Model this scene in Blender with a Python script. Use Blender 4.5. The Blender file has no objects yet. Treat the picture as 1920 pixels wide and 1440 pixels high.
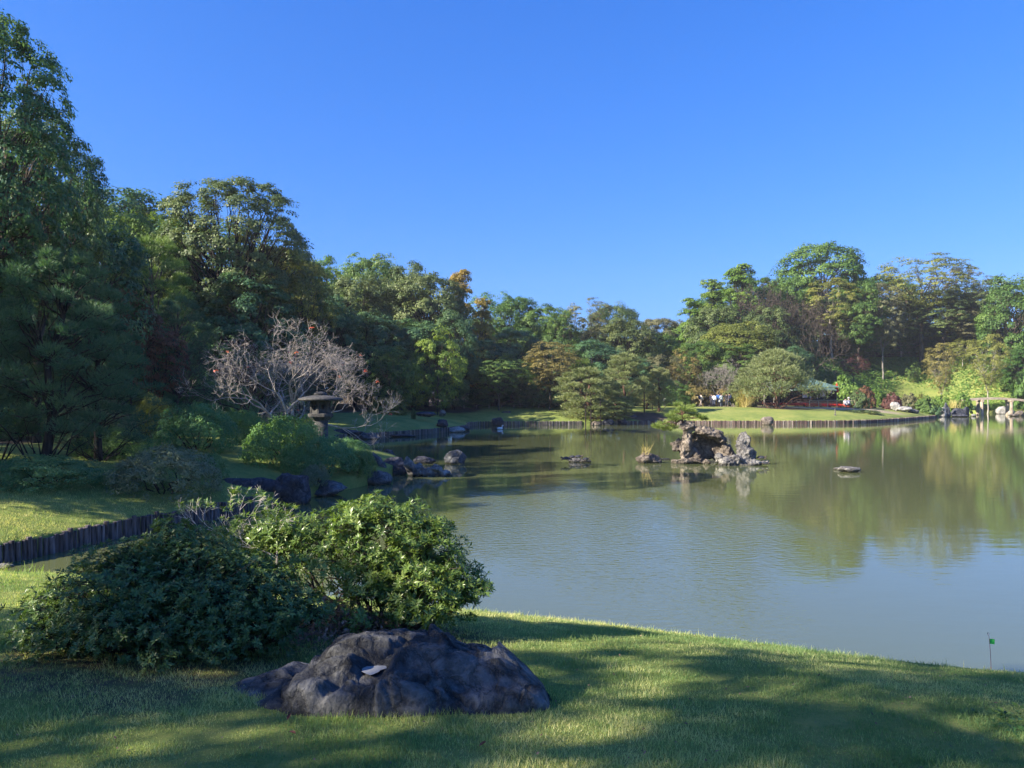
import bpy, bmesh, math, random
import numpy as np
from mathutils import Vector, Matrix, noise, geometry

# ------------------------------------------------------------------ camera, light, exposure
S = bpy.context.scene
F = 1443.0      # focal length in pixels of the 1920 wide frame
HZ = 738.0      # row of the horizon
CH = 3.4        # eye height above the water
cam = bpy.data.cameras.new("camera"); cam_o = bpy.data.objects.new("camera", cam)
S.collection.objects.link(cam_o); S.camera = cam_o
cam.sensor_width = 36; cam.lens = 36 * F / 1920; cam.shift_y = 18 / 1920
cam.clip_start = 0.05; cam.clip_end = 5000
cam_o.location = (0, 0, CH); cam_o.rotation_euler = (math.radians(90), 0, 0)

SUN_AZ = math.radians(22)      # the sun stands to the left, this much behind the camera
SUN_EL = math.radians(30)
sun_dir = Vector((-math.cos(SUN_AZ) * math.cos(SUN_EL), -math.sin(SUN_AZ) * math.cos(SUN_EL), math.sin(SUN_EL)))
world = bpy.data.worlds.new("World"); S.world = world; world.use_nodes = True
nt = world.node_tree
sky = nt.nodes.new("ShaderNodeTexSky"); sky.sky_type = 'NISHITA'; sky.sun_disc = False
sky.sun_elevation = SUN_EL
sky.sun_rotation = math.atan2(sun_dir.x, sun_dir.y)
sky.air_density = 1.0; sky.dust_density = 1.0; sky.ozone_density = 1.0; sky.altitude = 0
# the colour of this clear autumn sky: each channel of the sky model through its own power and gain
sep = nt.nodes.new("ShaderNodeSeparateColor"); com = nt.nodes.new("ShaderNodeCombineColor"); nt.links.new(sky.outputs[0], sep.inputs[0])
for ch, (g_, k_) in enumerate([(1.30, 0.106), (0.85, 0.365), (0.60, 1.16)]):
    pw = nt.nodes.new("ShaderNodeMath"); pw.operation = 'POWER'; pw.inputs[1].default_value = g_; nt.links.new(sep.outputs[ch], pw.inputs[0])
    ml = nt.nodes.new("ShaderNodeMath"); ml.operation = 'MULTIPLY'; ml.inputs[1].default_value = k_; nt.links.new(pw.outputs[0], ml.inputs[0])
    nt.links.new(ml.outputs[0], com.inputs[ch])
nt.links.new(com.outputs[0], nt.nodes["Background"].inputs[0])
nt.nodes["Background"].inputs[1].default_value = 0.095
sun = bpy.data.lights.new("sun", 'SUN'); sun.energy = 3.6; sun.angle = math.radians(0.5); sun.color = (1.0, 0.90, 0.74)
sun_o = bpy.data.objects.new("sun", sun); S.collection.objects.link(sun_o)
sun_o.rotation_euler = sun_dir.to_track_quat('Z', 'Y').to_euler(); sun_o.location = (-40, -20, 60)
S.view_settings.view_transform = 'Standard'; S.view_settings.look = 'None'
S.view_settings.gamma = 1; S.view_settings.use_curve_mapping = False
S.view_settings.exposure = 2.04
S.render.engine = 'CYCLES'
S.cycles.max_bounces = 6; S.cycles.diffuse_bounces = 3; S.cycles.glossy_bounces = 3
S.cycles.transmission_bounces = 3; S.cycles.transparent_max_bounces = 4
S.cycles.use_denoising = True; S.cycles.caustics_reflective = False; S.cycles.caustics_refractive = False
S.cycles.sample_clamp_indirect = 4

rng = np.random.default_rng(7)
random.seed(7)
COL = S.collection

# ------------------------------------------------------------------ helpers
def G(px, py, z=0.0):
    "the place on level z seen at a pixel of the photograph"
    Y = (CH - z) * F / (py - HZ)
    return ((px - 960) / F * Y, Y)
def X_(px, Y): return (px - 960) / F * Y
def Z_(py, Y): return CH - (py - HZ) / F * Y

def link(name, me, mat=None, parent=None, loc=None):
    o = bpy.data.objects.new(name, me); COL.objects.link(o)
    if parent is not None: o.parent = parent
    if loc is not None: o.location = loc
    if mat is not None:
        if me.materials: me.materials[0] = mat
        else: me.materials.append(mat)
    return o
def tag(o, label, cat, group=None):
    o["label"] = label; o["category"] = cat
    if group: o["group"] = group
    return o
def thing(name, label, cat, loc=(0, 0, 0), rz=0.0, group=None):
    o = bpy.data.objects.new(name, None); COL.objects.link(o); o.location = loc; o.rotation_euler = (0, 0, rz)
    o.empty_display_size = 0.2
    return tag(o, label, cat, group)

def np_mesh(name, verts, faces, attr=None, smooth=False):
    "faces: (m,k) array of one face size k"
    verts = np.asarray(verts, dtype=np.float32); faces = np.asarray(faces, dtype=np.int32)
    me = bpy.data.meshes.new(name)
    me.vertices.add(len(verts)); me.vertices.foreach_set("co", verts.ravel())
    m, k = faces.shape
    me.loops.add(m * k); me.loops.foreach_set("vertex_index", faces.ravel())
    me.polygons.add(m); me.polygons.foreach_set("loop_start", np.arange(m, dtype=np.int32) * k)
    if smooth: me.polygons.foreach_set("use_smooth", np.ones(m, dtype=bool))
    me.update(calc_edges=True)
    if attr is not None:
        for an, av in attr.items():
            a = me.attributes.new(an, 'FLOAT', 'POINT'); a.data.foreach_set("value", np.asarray(av, dtype=np.float32))
    return me

class MB:
    "collects shapes for one mesh"
    def __init__(s): s.v = []; s.f = []
    def add(s, vs, fs):
        n = len(s.v); s.v.extend(vs); s.f.extend([[i + n for i in f] for f in fs]); return s
    def box(s, x0, x1, y0, y1, z0, z1, rz=0.0, c=None):
        vs = [(x, y, z) for z in (z0, z1) for x, y in ((x0, y0), (x1, y0), (x1, y1), (x0, y1))]
        if rz:
            cx, cy = c or ((x0 + x1) / 2, (y0 + y1) / 2); ca, sa = math.cos(rz), math.sin(rz)
            vs = [(cx + (x - cx) * ca - (y - cy) * sa, cy + (x - cx) * sa + (y - cy) * ca, z) for x, y, z in vs]
        return s.add(vs, [(3, 2, 1, 0), (4, 5, 6, 7), (0, 1, 5, 4), (1, 2, 6, 5), (2, 3, 7, 6), (3, 0, 4, 7)])
    def tube(s, pts, rad, n=6, cap=True):
        pts = [Vector(p) for p in pts]; vs = []; fs = []
        up = Vector((0, 0, 1))
        for i, p in enumerate(pts):
            d = (pts[min(i + 1, len(pts) - 1)] - pts[max(i - 1, 0)])
            if d.length < 1e-6: d = Vector((0, 0, 1))
            d.normalize()
            a = d.cross(up)
            if a.length < 0.2: a = d.cross(Vector((0, 1, 0)))
            a.normalize(); b = d.cross(a)
            for k in range(n):
                t = 2 * math.pi * k / n; q = p + (a * math.cos(t) + b * math.sin(t)) * rad[i]; vs.append(tuple(q))
        for i in range(len(pts) - 1):
            for k in range(n):
                k2 = (k + 1) % n; fs.append((i * n + k, (i + 1) * n + k, (i + 1) * n + k2, i * n + k2))
        if cap:
            fs.append(tuple(range(n))); fs.append(tuple(reversed(range((len(pts) - 1) * n, len(pts) * n))))
        return s.add(vs, fs)
    def lathe(s, prof, n=16, c=(0, 0)):
        "prof: (radius, z) from bottom to top"
        vs = [(c[0] + r * math.cos(2 * math.pi * k / n), c[1] + r * math.sin(2 * math.pi * k / n), z) for r, z in prof for k in range(n)]
        fs = [(i * n + k, i * n + (k + 1) % n, (i + 1) * n + (k + 1) % n, (i + 1) * n + k) for i in range(len(prof) - 1) for k in range(n)]
        fs.append(tuple(reversed(range(n)))); fs.append(tuple(range((len(prof) - 1) * n, len(prof) * n)))
        return s.add(vs, fs)
    def mesh(s, name, smooth=False):
        me = bpy.data.meshes.new(name); me.from_pydata([tuple(v) for v in s.v], [], s.f)
        if smooth: me.polygons.foreach_set("use_smooth", [True] * len(me.polygons))
        me.update(); return me
    def build(s, name, mat, parent=None, smooth=False): return link(name, s.mesh(name, smooth), mat, parent)

# ------------------------------------------------------------------ materials
def N(t, kind, **kw):
    n = t.nodes.new(kind)
    for k, v in kw.items():
        if k.startswith("i_"): n.inputs[int(k[2:])].default_value = v
        else: setattr(n, k, v)
    return n
def ramp(t, fac, stops):
    r = t.nodes.new("ShaderNodeValToRGB"); e = r.color_ramp.elements
    while len(e) > 1: e.remove(e[-1])
    e[0].position = stops[0][0]; e[0].color = (*stops[0][1], 1)
    for p, c in stops[1:]:
        q = e.new(p); q.color = (*c, 1)
    t.links.new(fac, r.inputs[0]); return r.outputs[0]
def newmat(name):
    m = bpy.data.materials.new(name); m.use_nodes = True; t = m.node_tree; t.nodes.clear()
    out = t.nodes.new("ShaderNodeOutputMaterial"); return m, t, out

LEAF_GAIN = 1.6
def leaf_mat(name, dark, mid, light, transl=0.35, rough=0.5, spec=0.25, gain=1.0):
    "leaves: the hue varies from leaf to leaf and clump to clump"
    dark, mid, light = [tuple(q * LEAF_GAIN * gain for q in c) for c in (dark, mid, light)]
    m, t, out = newmat(name)
    at = N(t, "ShaderNodeAttribute", attribute_name="v")
    oi = N(t, "ShaderNodeObjectInfo")
    c = ramp(t, at.outputs["Fac"], [(0.0, dark), (0.5, mid), (1.0, light)])
    hs = N(t, "ShaderNodeHueSaturation")
    mr = N(t, "ShaderNodeMapRange"); mr.inputs[3].default_value = 0.485; mr.inputs[4].default_value = 0.515
    t.links.new(oi.outputs["Random"], mr.inputs[0]); t.links.new(mr.outputs[0], hs.inputs["Hue"])
    t.links.new(c, hs.inputs["Color"])
    p = N(t, "ShaderNodeBsdfPrincipled"); p.inputs["Roughness"].default_value = rough
    p.inputs["Specular IOR Level"].default_value = spec
    t.links.new(hs.outputs[0], p.inputs["Base Color"])
    tr = N(t, "ShaderNodeBsdfTranslucent")
    g = N(t, "ShaderNodeMix", data_type='RGBA', blend_type='MULTIPLY'); g.inputs[0].default_value = 1; g.inputs[7].default_value = (1.25, 1.25, 0.5, 1)
    t.links.new(hs.outputs[0], g.inputs[6]); t.links.new(g.outputs[2], tr.inputs[0])
    mx = N(t, "ShaderNodeMixShader"); mx.inputs[0].default_value = transl
    t.links.new(p.outputs[0], mx.inputs[1]); t.links.new(tr.outputs[0], mx.inputs[2]); t.links.new(mx.outputs[0], out.inputs[0])
    return m

def plain(name, color, rough=0.7, spec=0.3, nscale=0, namp=0.25, bump=0.0, stretch=None):
    m, t, out = newmat(name)
    p = N(t, "ShaderNodeBsdfPrincipled"); p.inputs["Roughness"].default_value = rough; p.inputs["Specular IOR Level"].default_value = spec
    p.inputs["Base Color"].default_value = (*color, 1)
    if nscale:
        tc = N(t, "ShaderNodeTexCoord"); mp = N(t, "ShaderNodeMapping")
        if stretch: mp.inputs["Scale"].default_value = stretch
        t.links.new(tc.outputs["Object"], mp.inputs[0])
        n = N(t, "ShaderNodeTexNoise"); n.inputs["Scale"].default_value = nscale; n.inputs["Detail"].default_value = 6
        t.links.new(mp.outputs[0], n.inputs["Vector"])
        d = tuple(c * (1 - namp * 1.6) for c in color); l = tuple(min(1, c * (1 + namp * 1.6)) for c in color)
        c = ramp(t, n.outputs[0], [(0.3, d), (0.7, l)])
        oi = N(t, "ShaderNodeObjectInfo")
        mr = N(t, "ShaderNodeMapRange"); mr.inputs[3].default_value = 0.75; mr.inputs[4].default_value = 1.25
        t.links.new(oi.outputs["Random"], mr.inputs[0])
        hs = N(t, "ShaderNodeHueSaturation"); t.links.new(c, hs.inputs["Color"]); t.links.new(mr.outputs[0], hs.inputs["Value"])
        t.links.new(hs.outputs[0], p.inputs["Base Color"])
        if bump:
            b = N(t, "ShaderNodeBump"); b.inputs["Strength"].default_value = bump; b.inputs["Distance"].default_value = 0.05
            t.links.new(n.outputs[0], b.inputs["Height"]); t.links.new(b.outputs[0], p.inputs["Normal"])
    t.links.new(p.outputs[0], out.inputs[0]); return m

def rock_mat(name, dark, mid, light, scale=2.0, bump=0.6, moss=None):
    m, t, out = newmat(name)
    tc = N(t, "ShaderNodeTexCoord")
    n1 = N(t, "ShaderNodeTexNoise"); n1.inputs["Scale"].default_value = scale; n1.inputs["Detail"].default_value = 9; n1.inputs["Roughness"].default_value = 0.62
    n1.inputs["Distortion"].default_value = 0.6
    n2 = N(t, "ShaderNodeTexNoise"); n2.inputs["Scale"].default_value = scale * 6; n2.inputs["Detail"].default_value = 8; n2.inputs["Roughness"].default_value = 0.7
    vo = N(t, "ShaderNodeTexVoronoi", feature='DISTANCE_TO_EDGE'); vo.inputs["Scale"].default_value = scale * 1.6
    w = N(t, "ShaderNodeVectorMath", operation='MULTIPLY_ADD')
    t.links.new(n1.outputs["Color"], w.inputs[0]); w.inputs[1].default_value = (0.5, 0.5, 0.5); t.links.new(tc.outputs["Object"], w.inputs[2])
    t.links.new(w.outputs[0], vo.inputs["Vector"])
    for n in (n1, n2): t.links.new(tc.outputs["Object"], n.inputs["Vector"])
    a = N(t, "ShaderNodeMath", operation='MULTIPLY_ADD'); t.links.new(n2.outputs[0], a.inputs[0]); a.inputs[1].default_value = 0.6
    t.links.new(n1.outputs[0], a.inputs[2])
    c = ramp(t, a.outputs[0], [(0.55, dark), (0.78, mid), (1.02, light)])
    cr = N(t, "ShaderNodeMath", operation='LESS_THAN'); cr.inputs[1].default_value = 0.025
    t.links.new(vo.outputs["Distance"], cr.inputs[0])
    crm = N(t, "ShaderNodeMath", operation='MULTIPLY'); crm.inputs[1].default_value = 0.45; t.links.new(cr.outputs[0], crm.inputs[0])
    mx = N(t, "ShaderNodeMix", data_type='RGBA', blend_type='MIX'); mx.inputs[7].default_value = (*[x * 0.5 for x in dark], 1)
    t.links.new(crm.outputs[0], mx.inputs[0]); t.links.new(c, mx.inputs[6])
    p = N(t, "ShaderNodeBsdfPrincipled"); p.inputs["Roughness"].default_value = 0.85; p.inputs["Specular IOR Level"].default_value = 0.25
    # the band at the water line is wet and grown over with algae
    ge = N(t, "ShaderNodeNewGeometry"); sz_ = N(t, "ShaderNodeSeparateXYZ"); t.links.new(ge.outputs["Position"], sz_.inputs[0])
    wz = N(t, "ShaderNodeMath", operation='MULTIPLY_ADD'); t.links.new(n2.outputs[0], wz.inputs[0]); wz.inputs[1].default_value = -.14; t.links.new(sz_.outputs[2], wz.inputs[2])
    wr = N(t, "ShaderNodeMapRange"); wr.inputs[1].default_value = -.03; wr.inputs[2].default_value = .05; wr.inputs[3].default_value = .75; wr.inputs[4].default_value = 0; t.links.new(wz.outputs[0], wr.inputs[0])
    wm = N(t, "ShaderNodeMix", data_type='RGBA'); wm.inputs[7].default_value = (.030, .030, .018, 1); t.links.new(wr.outputs[0], wm.inputs[0]); t.links.new(mx.outputs[2], wm.inputs[6])
    t.links.new(wm.outputs[2], p.inputs["Base Color"])
    vm = N(t, "ShaderNodeMath", operation='MINIMUM'); vm.inputs[1].default_value = 0.12; t.links.new(vo.outputs["Distance"], vm.inputs[0])
    h = N(t, "ShaderNodeMath", operation='MULTIPLY_ADD'); t.links.new(vm.outputs[0], h.inputs[0]); h.inputs[1].default_value = 3.0; t.links.new(a.outputs[0], h.inputs[2])
    b = N(t, "ShaderNodeBump"); b.inputs["Strength"].default_value = bump; b.inputs["Distance"].default_value = 0.12 / scale * 2
    t.links.new(h.outputs[0], b.inputs["Height"]); t.links.new(b.outputs[0], p.inputs["Normal"])
    t.links.new(p.outputs[0], out.inputs[0]); return m

M = {}
M['leaf_dark'] = leaf_mat("leaf_dark_evergreen", (0.018, 0.042, 0.022), (0.036, 0.074, 0.034), (0.070, 0.110, 0.040), 0.30, gain=1.35)
M['leaf_oak'] = leaf_mat("leaf_olive_oak", (0.028, 0.048, 0.018), (0.060, 0.088, 0.030), (0.115, 0.140, 0.052), 0.28)
M['leaf_green'] = leaf_mat("leaf_mid_green", (0.022, 0.055, 0.014), (0.055, 0.105, 0.024), (0.110, 0.170, 0.040), 0.35)
M['leaf_bright'] = leaf_mat("leaf_bright_green", (0.040, 0.085, 0.016), (0.090, 0.155, 0.028), (0.160, 0.225, 0.045), 0.38)
M['leaf_yellow'] = leaf_mat("leaf_yellow_green", (0.058, 0.072, 0.018), (0.115, 0.132, 0.032), (0.185, 0.196, 0.050), 0.40)
M['leaf_ginkgo'] = leaf_mat("leaf_golden", (0.10, 0.09, 0.018), (0.19, 0.155, 0.030), (0.28, 0.22, 0.05), 0.42)
M['leaf_orange'] = leaf_mat("leaf_rusty_orange", (0.066, 0.060, 0.020), (0.125, 0.106, 0.034), (0.180, 0.148, 0.050), 0.35)
M['leaf_brown'] = leaf_mat("leaf_dry_brown", (0.052, 0.054, 0.028), (0.100, 0.100, 0.048), (0.155, 0.148, 0.072), 0.25)
M['leaf_red'] = leaf_mat("leaf_dark_red", (0.040, 0.018, 0.017), (0.075, 0.032, 0.028), (0.115, 0.055, 0.042), 0.30)
M['leaf_rust'] = leaf_mat("leaf_rust_red", (0.062, 0.032, 0.020), (0.115, 0.056, 0.034), (0.175, 0.090, 0.052), 0.35)
M['needle'] = leaf_mat("pine_needle", (0.078, 0.100, 0.045), (0.150, 0.178, 0.080), (0.210, 0.230, 0.115), 0.32)
M['needle_dark'] = leaf_mat("pine_needle_blue", (0.026, 0.066, 0.042), (0.052, 0.112, 0.066), (0.095, 0.150, 0.070), 0.30, gain=.95)
M['needle_bright'] = leaf_mat("pine_needle_bright", (0.05, 0.09, 0.02), (0.115, 0.165, 0.04), (0.19, 0.23, 0.07), 0.25)
M['azalea'] = leaf_mat("azalea_leaf", (0.028, 0.068, 0.032), (0.060, 0.122, 0.052), (0.115, 0.170, 0.056), 0.32, 0.5, 0.12, 1.35)
M['azalea_mid'] = leaf_mat("azalea_mid_leaf", (0.038, 0.080, 0.030), (0.078, 0.142, 0.048), (0.145, 0.200, 0.058), 0.35, 0.5, 0.12, 1.25)
M['azalea_grey'] = leaf_mat("azalea_grey_leaf", (0.046, 0.064, 0.042), (0.080, 0.102, 0.060), (0.130, 0.142, 0.074), 0.25, .5, .12, 1.3)
M['azalea_big'] = leaf_mat("rhododendron_leaf", (0.035, 0.070, 0.018), (0.090, 0.140, 0.030), (0.190, 0.230, 0.055), 0.35, 0.35, 0.5)
M['azalea_fg'] = leaf_mat("azalea_foreground_leaf", (0.026, 0.056, 0.020), (0.056, 0.104, 0.032), (0.135, 0.185, 0.048), 0.28, 0.38, 0.45)
M['litter'] = leaf_mat("dead_leaf", (0.06, 0.035, 0.025), (0.14, 0.085, 0.06), (0.26, 0.17, 0.12), 0.2)
M['grass_blade'] = leaf_mat("grass_blade", (0.085, 0.145, 0.055), (0.190, 0.250, 0.100), (0.420, 0.390, 0.200), 0.45, 0.55)
M['grass_tall'] = leaf_mat("tall_grass_blade", (0.08, 0.14, 0.03), (0.14, 0.20, 0.04), (0.22, 0.26, 0.07), 0.4)
M['dry_grass'] = leaf_mat("dry_grass_blade", (0.20, 0.17, 0.07), (0.32, 0.27, 0.12), (0.45, 0.38, 0.18), 0.4)
M['cover'] = leaf_mat("bamboo_grass_leaf", (0.040, 0.090, 0.020), (0.085, 0.160, 0.032), (0.140, 0.220, 0.052), 0.35, gain=.9)
M['bark'] = plain("bark_grey_brown", (0.085, 0.070, 0.058), 0.9, 0.1, 6, 0.4, 0.6, (1, 1, 0.25))
M['bark_dark'] = plain("bark_dark", (0.030, 0.026, 0.024), 0.9, 0.1, 6, 0.4, 0.6, (1, 1, 0.25))
M['bark_pale'] = plain("bark_pale", (0.26, 0.24, 0.21), 0.85, 0.1, 5, 0.3, 0.4, (1, 1, 0.3))
M['bark_bare'] = plain("bark_bare_twig", (0.43, 0.385, 0.35), 0.8, 0.15, 7, 0.25, 0.3)
M['bark_pine'] = plain("bark_pine_red", (0.13, 0.075, 0.055), 0.9, 0.1, 8, 0.4, 0.6)
M['stake'] = plain("weathered_stake", (0.10, 0.085, 0.090), 0.85, 0.15, 10, 0.5, 0.5, (2, 2, 0.25))
M['stake_far'] = plain("reddish_stake", (0.20, 0.125, 0.105), 0.85, 0.15, 3, 0.55, 0.3, (3, 3, 0.3))
M['rock_blue'] = rock_mat("rock_blue_grey", (0.035, 0.037, 0.042), (0.090, 0.096, 0.104), (0.22, 0.22, 0.225), 1.8, 0.8)
M['rock_tan'] = rock_mat("rock_tan_lava", (0.050, 0.042, 0.038), (0.155, 0.130, 0.108), (0.32, 0.275, 0.225), 2.2, 0.9)
M['rock_grey'] = rock_mat("rock_pale_grey", (0.055, 0.054, 0.057), (0.155, 0.148, 0.142), (0.34, 0.325, 0.295), 2.0, 0.8)
M['rock_white'] = rock_mat("rock_white", (0.13, 0.13, 0.13), (0.31, 0.30, 0.28), (0.52, 0.50, 0.46), 2.4, 0.7)
M['rock_dark'] = rock_mat("rock_dark_shore", (0.018, 0.019, 0.026), (0.045, 0.048, 0.062), (0.11, 0.115, 0.135), 1.8, 0.7)
M['stone_lantern'] = rock_mat("granite", (0.028, 0.029, 0.032), (0.062, 0.062, 0.062), (0.13, 0.125, 0.115), 7.0, 0.35)
M['wood_dark'] = plain("dark_wood", (0.022, 0.016, 0.016), 0.8, 0.2, 8, 0.3, 0.2, (4, 4, 0.4))
M['wood_pale'] = plain("pale_bamboo", (0.42, 0.33, 0.20), 0.6, 0.3, 12, 0.2)
M['copper'] = plain("verdigris_copper", (0.075, 0.125, 0.10), 0.55, 0.4, 3, 0.3, 0.1)
M['copper_pale'] = plain("pale_verdigris_copper", (0.27, 0.32, 0.25), 0.6, 0.3, 3, 0.2, 0.1)
M['thatch'] = plain("dark_bark_roof", (0.035, 0.040, 0.042), 0.9, 0.1, 5, 0.3, 0.5)
M['shoji'] = plain("paper_screen", (0.62, 0.58, 0.60), 0.8, 0.2, 2, 0.05)
M['red'] = plain("red_felt", (0.55, 0.035, 0.025), 0.8, 0.2, 6, 0.15)
M['red_orange'] = plain("orange_red_felt", (0.70, 0.13, 0.06), 0.8, 0.2, 6, 0.12)
M['white'] = plain("white_cloth", (0.75, 0.74, 0.72), 0.8, 0.2, 4, 0.05)
M['stone_slab'] = plain("bridge_slab_stone", (0.33, 0.275, 0.21), 0.85, 0.2, 3, 0.18, 0.3)
M['straw'] = plain("straw_mat", (0.48, 0.34, 0.15), 0.9, 0.1, 20, 0.2, 0.3)
M['green_flag'] = plain("green_plastic", (0.09, 0.72, 0.10), 0.5, 0.4, 30, 0.05)
M['pink'] = plain("faded_pink_tape", (0.45, 0.12, 0.16), 0.6, 0.3, 30, 0.15)
M['skin'] = plain("skin", (0.50, 0.32, 0.24), 0.6, 0.3)
M['hair'] = plain("black_hair", (0.012, 0.010, 0.010), 0.5, 0.4)
# ------------------------------------------------------------------ shore line and terrain
shore0 = [(-0.66,10.67),(.29,10.38),(1.64,9.85),(2.84,9.31),(3.9,8.79),(4.9,8.43),(5.5,8.27),(8,7.4),(13,5.6),(20,3.5),(30,2),(45,3),
          (65,12),(90,30),(112,60),(122,85),(112,108),(98,116),(90,121),(84.5,123.5),(83,131),(80,140),(74,140),(71.5,131),(67.5,121),(62.5,113),(59.2,107),
          (52.5,99.5),(46,92.6),(42,88.6),(38,86),(32,85),(25.8,84.6),(20,84.6),(14,84.6),(9,83.5),(5.2,83),(2,83),(-.6,83),(-3.4,82.6),(-4.9,80),(-4.3,76),(-4.4,72),
          (-5.7,68),(-7.85,62.9),(-10.9,58.4),(-12.8,56),(-13.2,52),(-12,47),(-9.5,43.5),(-6.6,40),(-5.2,36),(-4.9,32),(-5.2,28.9),(-6.3,26.2),(-7.0,24.0),(-7.6,22),
          (-7.9,20.9),(-8.33,20.1),(-8.83,19.3),(-9.04,18.5),(-9.33,18.0),(-10.1,15.3),(-11.0,14.2),(-11.2,13.5),(-10.3,13.0),(-8.9,12.95),(-7,12.7),(-5,12),(-2.5,11.3)]
def chaikin(p):
    q = []
    for i in range(len(p)):
        a, b = p[i], p[(i + 1) % len(p)]
        q += [(a[0] * .75 + b[0] * .25, a[1] * .75 + b[1] * .25), (a[0] * .25 + b[0] * .75, a[1] * .25 + b[1] * .75)]
    return q
shore = np.array(chaikin(chaikin(shore0)))
SA = shore; SB = np.roll(shore, -1, axis=0)
def shore_dist(x, y):
    "distance to the water's edge, positive on land"
    x = np.asarray(x, float).ravel(); y = np.asarray(y, float).ravel()
    out = np.empty(len(x)); CHK = 20000
    ab = SB - SA; L2 = (ab ** 2).sum(1)
    for s in range(0, len(x), CHK):
        px = x[s:s + CHK, None]; py = y[s:s + CHK, None]
        t = ((px - SA[:, 0]) * ab[:, 0] + (py - SA[:, 1]) * ab[:, 1]) / L2
        t = np.clip(t, 0, 1)
        d2 = (px - SA[:, 0] - t * ab[:, 0]) ** 2 + (py - SA[:, 1] - t * ab[:, 1]) ** 2
        d = np.sqrt(d2.min(1))
        c = ((SA[:, 1] > py) != (SB[:, 1] > py)) & (px < (SB[:, 0] - SA[:, 0]) * (py - SA[:, 1]) / (SB[:, 1] - SA[:, 1] + 1e-12) + SA[:, 0])
        inside = (c.sum(1) % 2) == 1
        out[s:s + CHK] = np.where(inside, -d, d)
    return out
def sstep(a, b, x):
    t = np.clip((x - a) / (b - a), 0, 1); return t * t * (3 - 2 * t)
def height(x, y, d=None):
    x = np.asarray(x, float).ravel(); y = np.asarray(y, float).ravel()
    if d is None: d = shore_dist(x, y)
    dd = np.maximum(d, 0)
    h = 0.40 + 1.38 * (1 - np.exp(-dd / 5.2))
    h = h + 8.8 * sstep(109, 155, y) * sstep(26, 66, x) * sstep(3, 18, dd)
    h = h + 7.0 * sstep(160, 215, y) * sstep(0, 60, x)
    h = h + 3.0 * sstep(100, 150, y) * sstep(-20, 30, x) * (1 - sstep(26, 66, x)) * sstep(15, 30, dd)
    h = h + 2.5 * sstep(12, 45, dd) * sstep(-15, -45, x)
    h = h + 0.04 * np.sin(x * .9 + 1.3) * np.sin(y * .7) * sstep(.5, 3, dd) + 0.06 * np.sin(x * .21) * np.sin(y * .17 + 1) * sstep(2, 8, dd)
    return h
def hz(x, y): return float(height([x], [y])[0])

def vnoise(x, y, sc, seed=0):
    "smooth value noise"
    r = np.random.default_rng(seed).random((64, 64)); u = x / sc + 100; v = y / sc + 100
    iu = np.floor(u).astype(int); iv = np.floor(v).astype(int); fu = u - iu; fv = v - iv
    fu = fu * fu * (3 - 2 * fu); fv = fv * fv * (3 - 2 * fv)
    g = lambda a, b: r[a % 64, b % 64]
    return (g(iu, iv) * (1 - fu) + g(iu + 1, iv) * fu) * (1 - fv) + (g(iu, iv + 1) * (1 - fu) + g(iu + 1, iv + 1) * fu) * fv

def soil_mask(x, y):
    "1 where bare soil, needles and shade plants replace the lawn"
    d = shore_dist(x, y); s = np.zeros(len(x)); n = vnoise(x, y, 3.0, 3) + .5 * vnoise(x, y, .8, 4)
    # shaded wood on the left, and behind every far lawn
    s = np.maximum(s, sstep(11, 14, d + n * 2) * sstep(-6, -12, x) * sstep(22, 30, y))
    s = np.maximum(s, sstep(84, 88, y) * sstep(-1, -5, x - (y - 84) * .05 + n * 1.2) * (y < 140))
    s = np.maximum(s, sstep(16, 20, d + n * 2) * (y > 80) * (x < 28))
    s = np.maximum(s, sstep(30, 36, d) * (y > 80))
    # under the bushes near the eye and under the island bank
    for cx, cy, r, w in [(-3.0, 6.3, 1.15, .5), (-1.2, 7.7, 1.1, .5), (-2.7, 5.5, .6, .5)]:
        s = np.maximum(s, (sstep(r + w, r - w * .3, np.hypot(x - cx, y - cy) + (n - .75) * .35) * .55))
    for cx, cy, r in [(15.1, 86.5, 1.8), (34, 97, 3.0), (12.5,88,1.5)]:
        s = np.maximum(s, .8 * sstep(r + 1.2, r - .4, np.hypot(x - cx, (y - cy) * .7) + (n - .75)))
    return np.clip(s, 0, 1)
def path_mask(x, y):
    "pale gravel walk behind the far lawn"
    yc = 101.5 + .5 * np.sin(x * .12)
    a = sstep(3.0, 2.2, np.abs(y - yc)) * sstep(22.0, 23.5, x) * sstep(52, 49, x)
    b = sstep(1.0, .6, np.abs(y - (107 + (x - 50) * .55))) * sstep(49, 51, x) * sstep(72, 70, x)
    return np.maximum(a, b)

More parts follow.
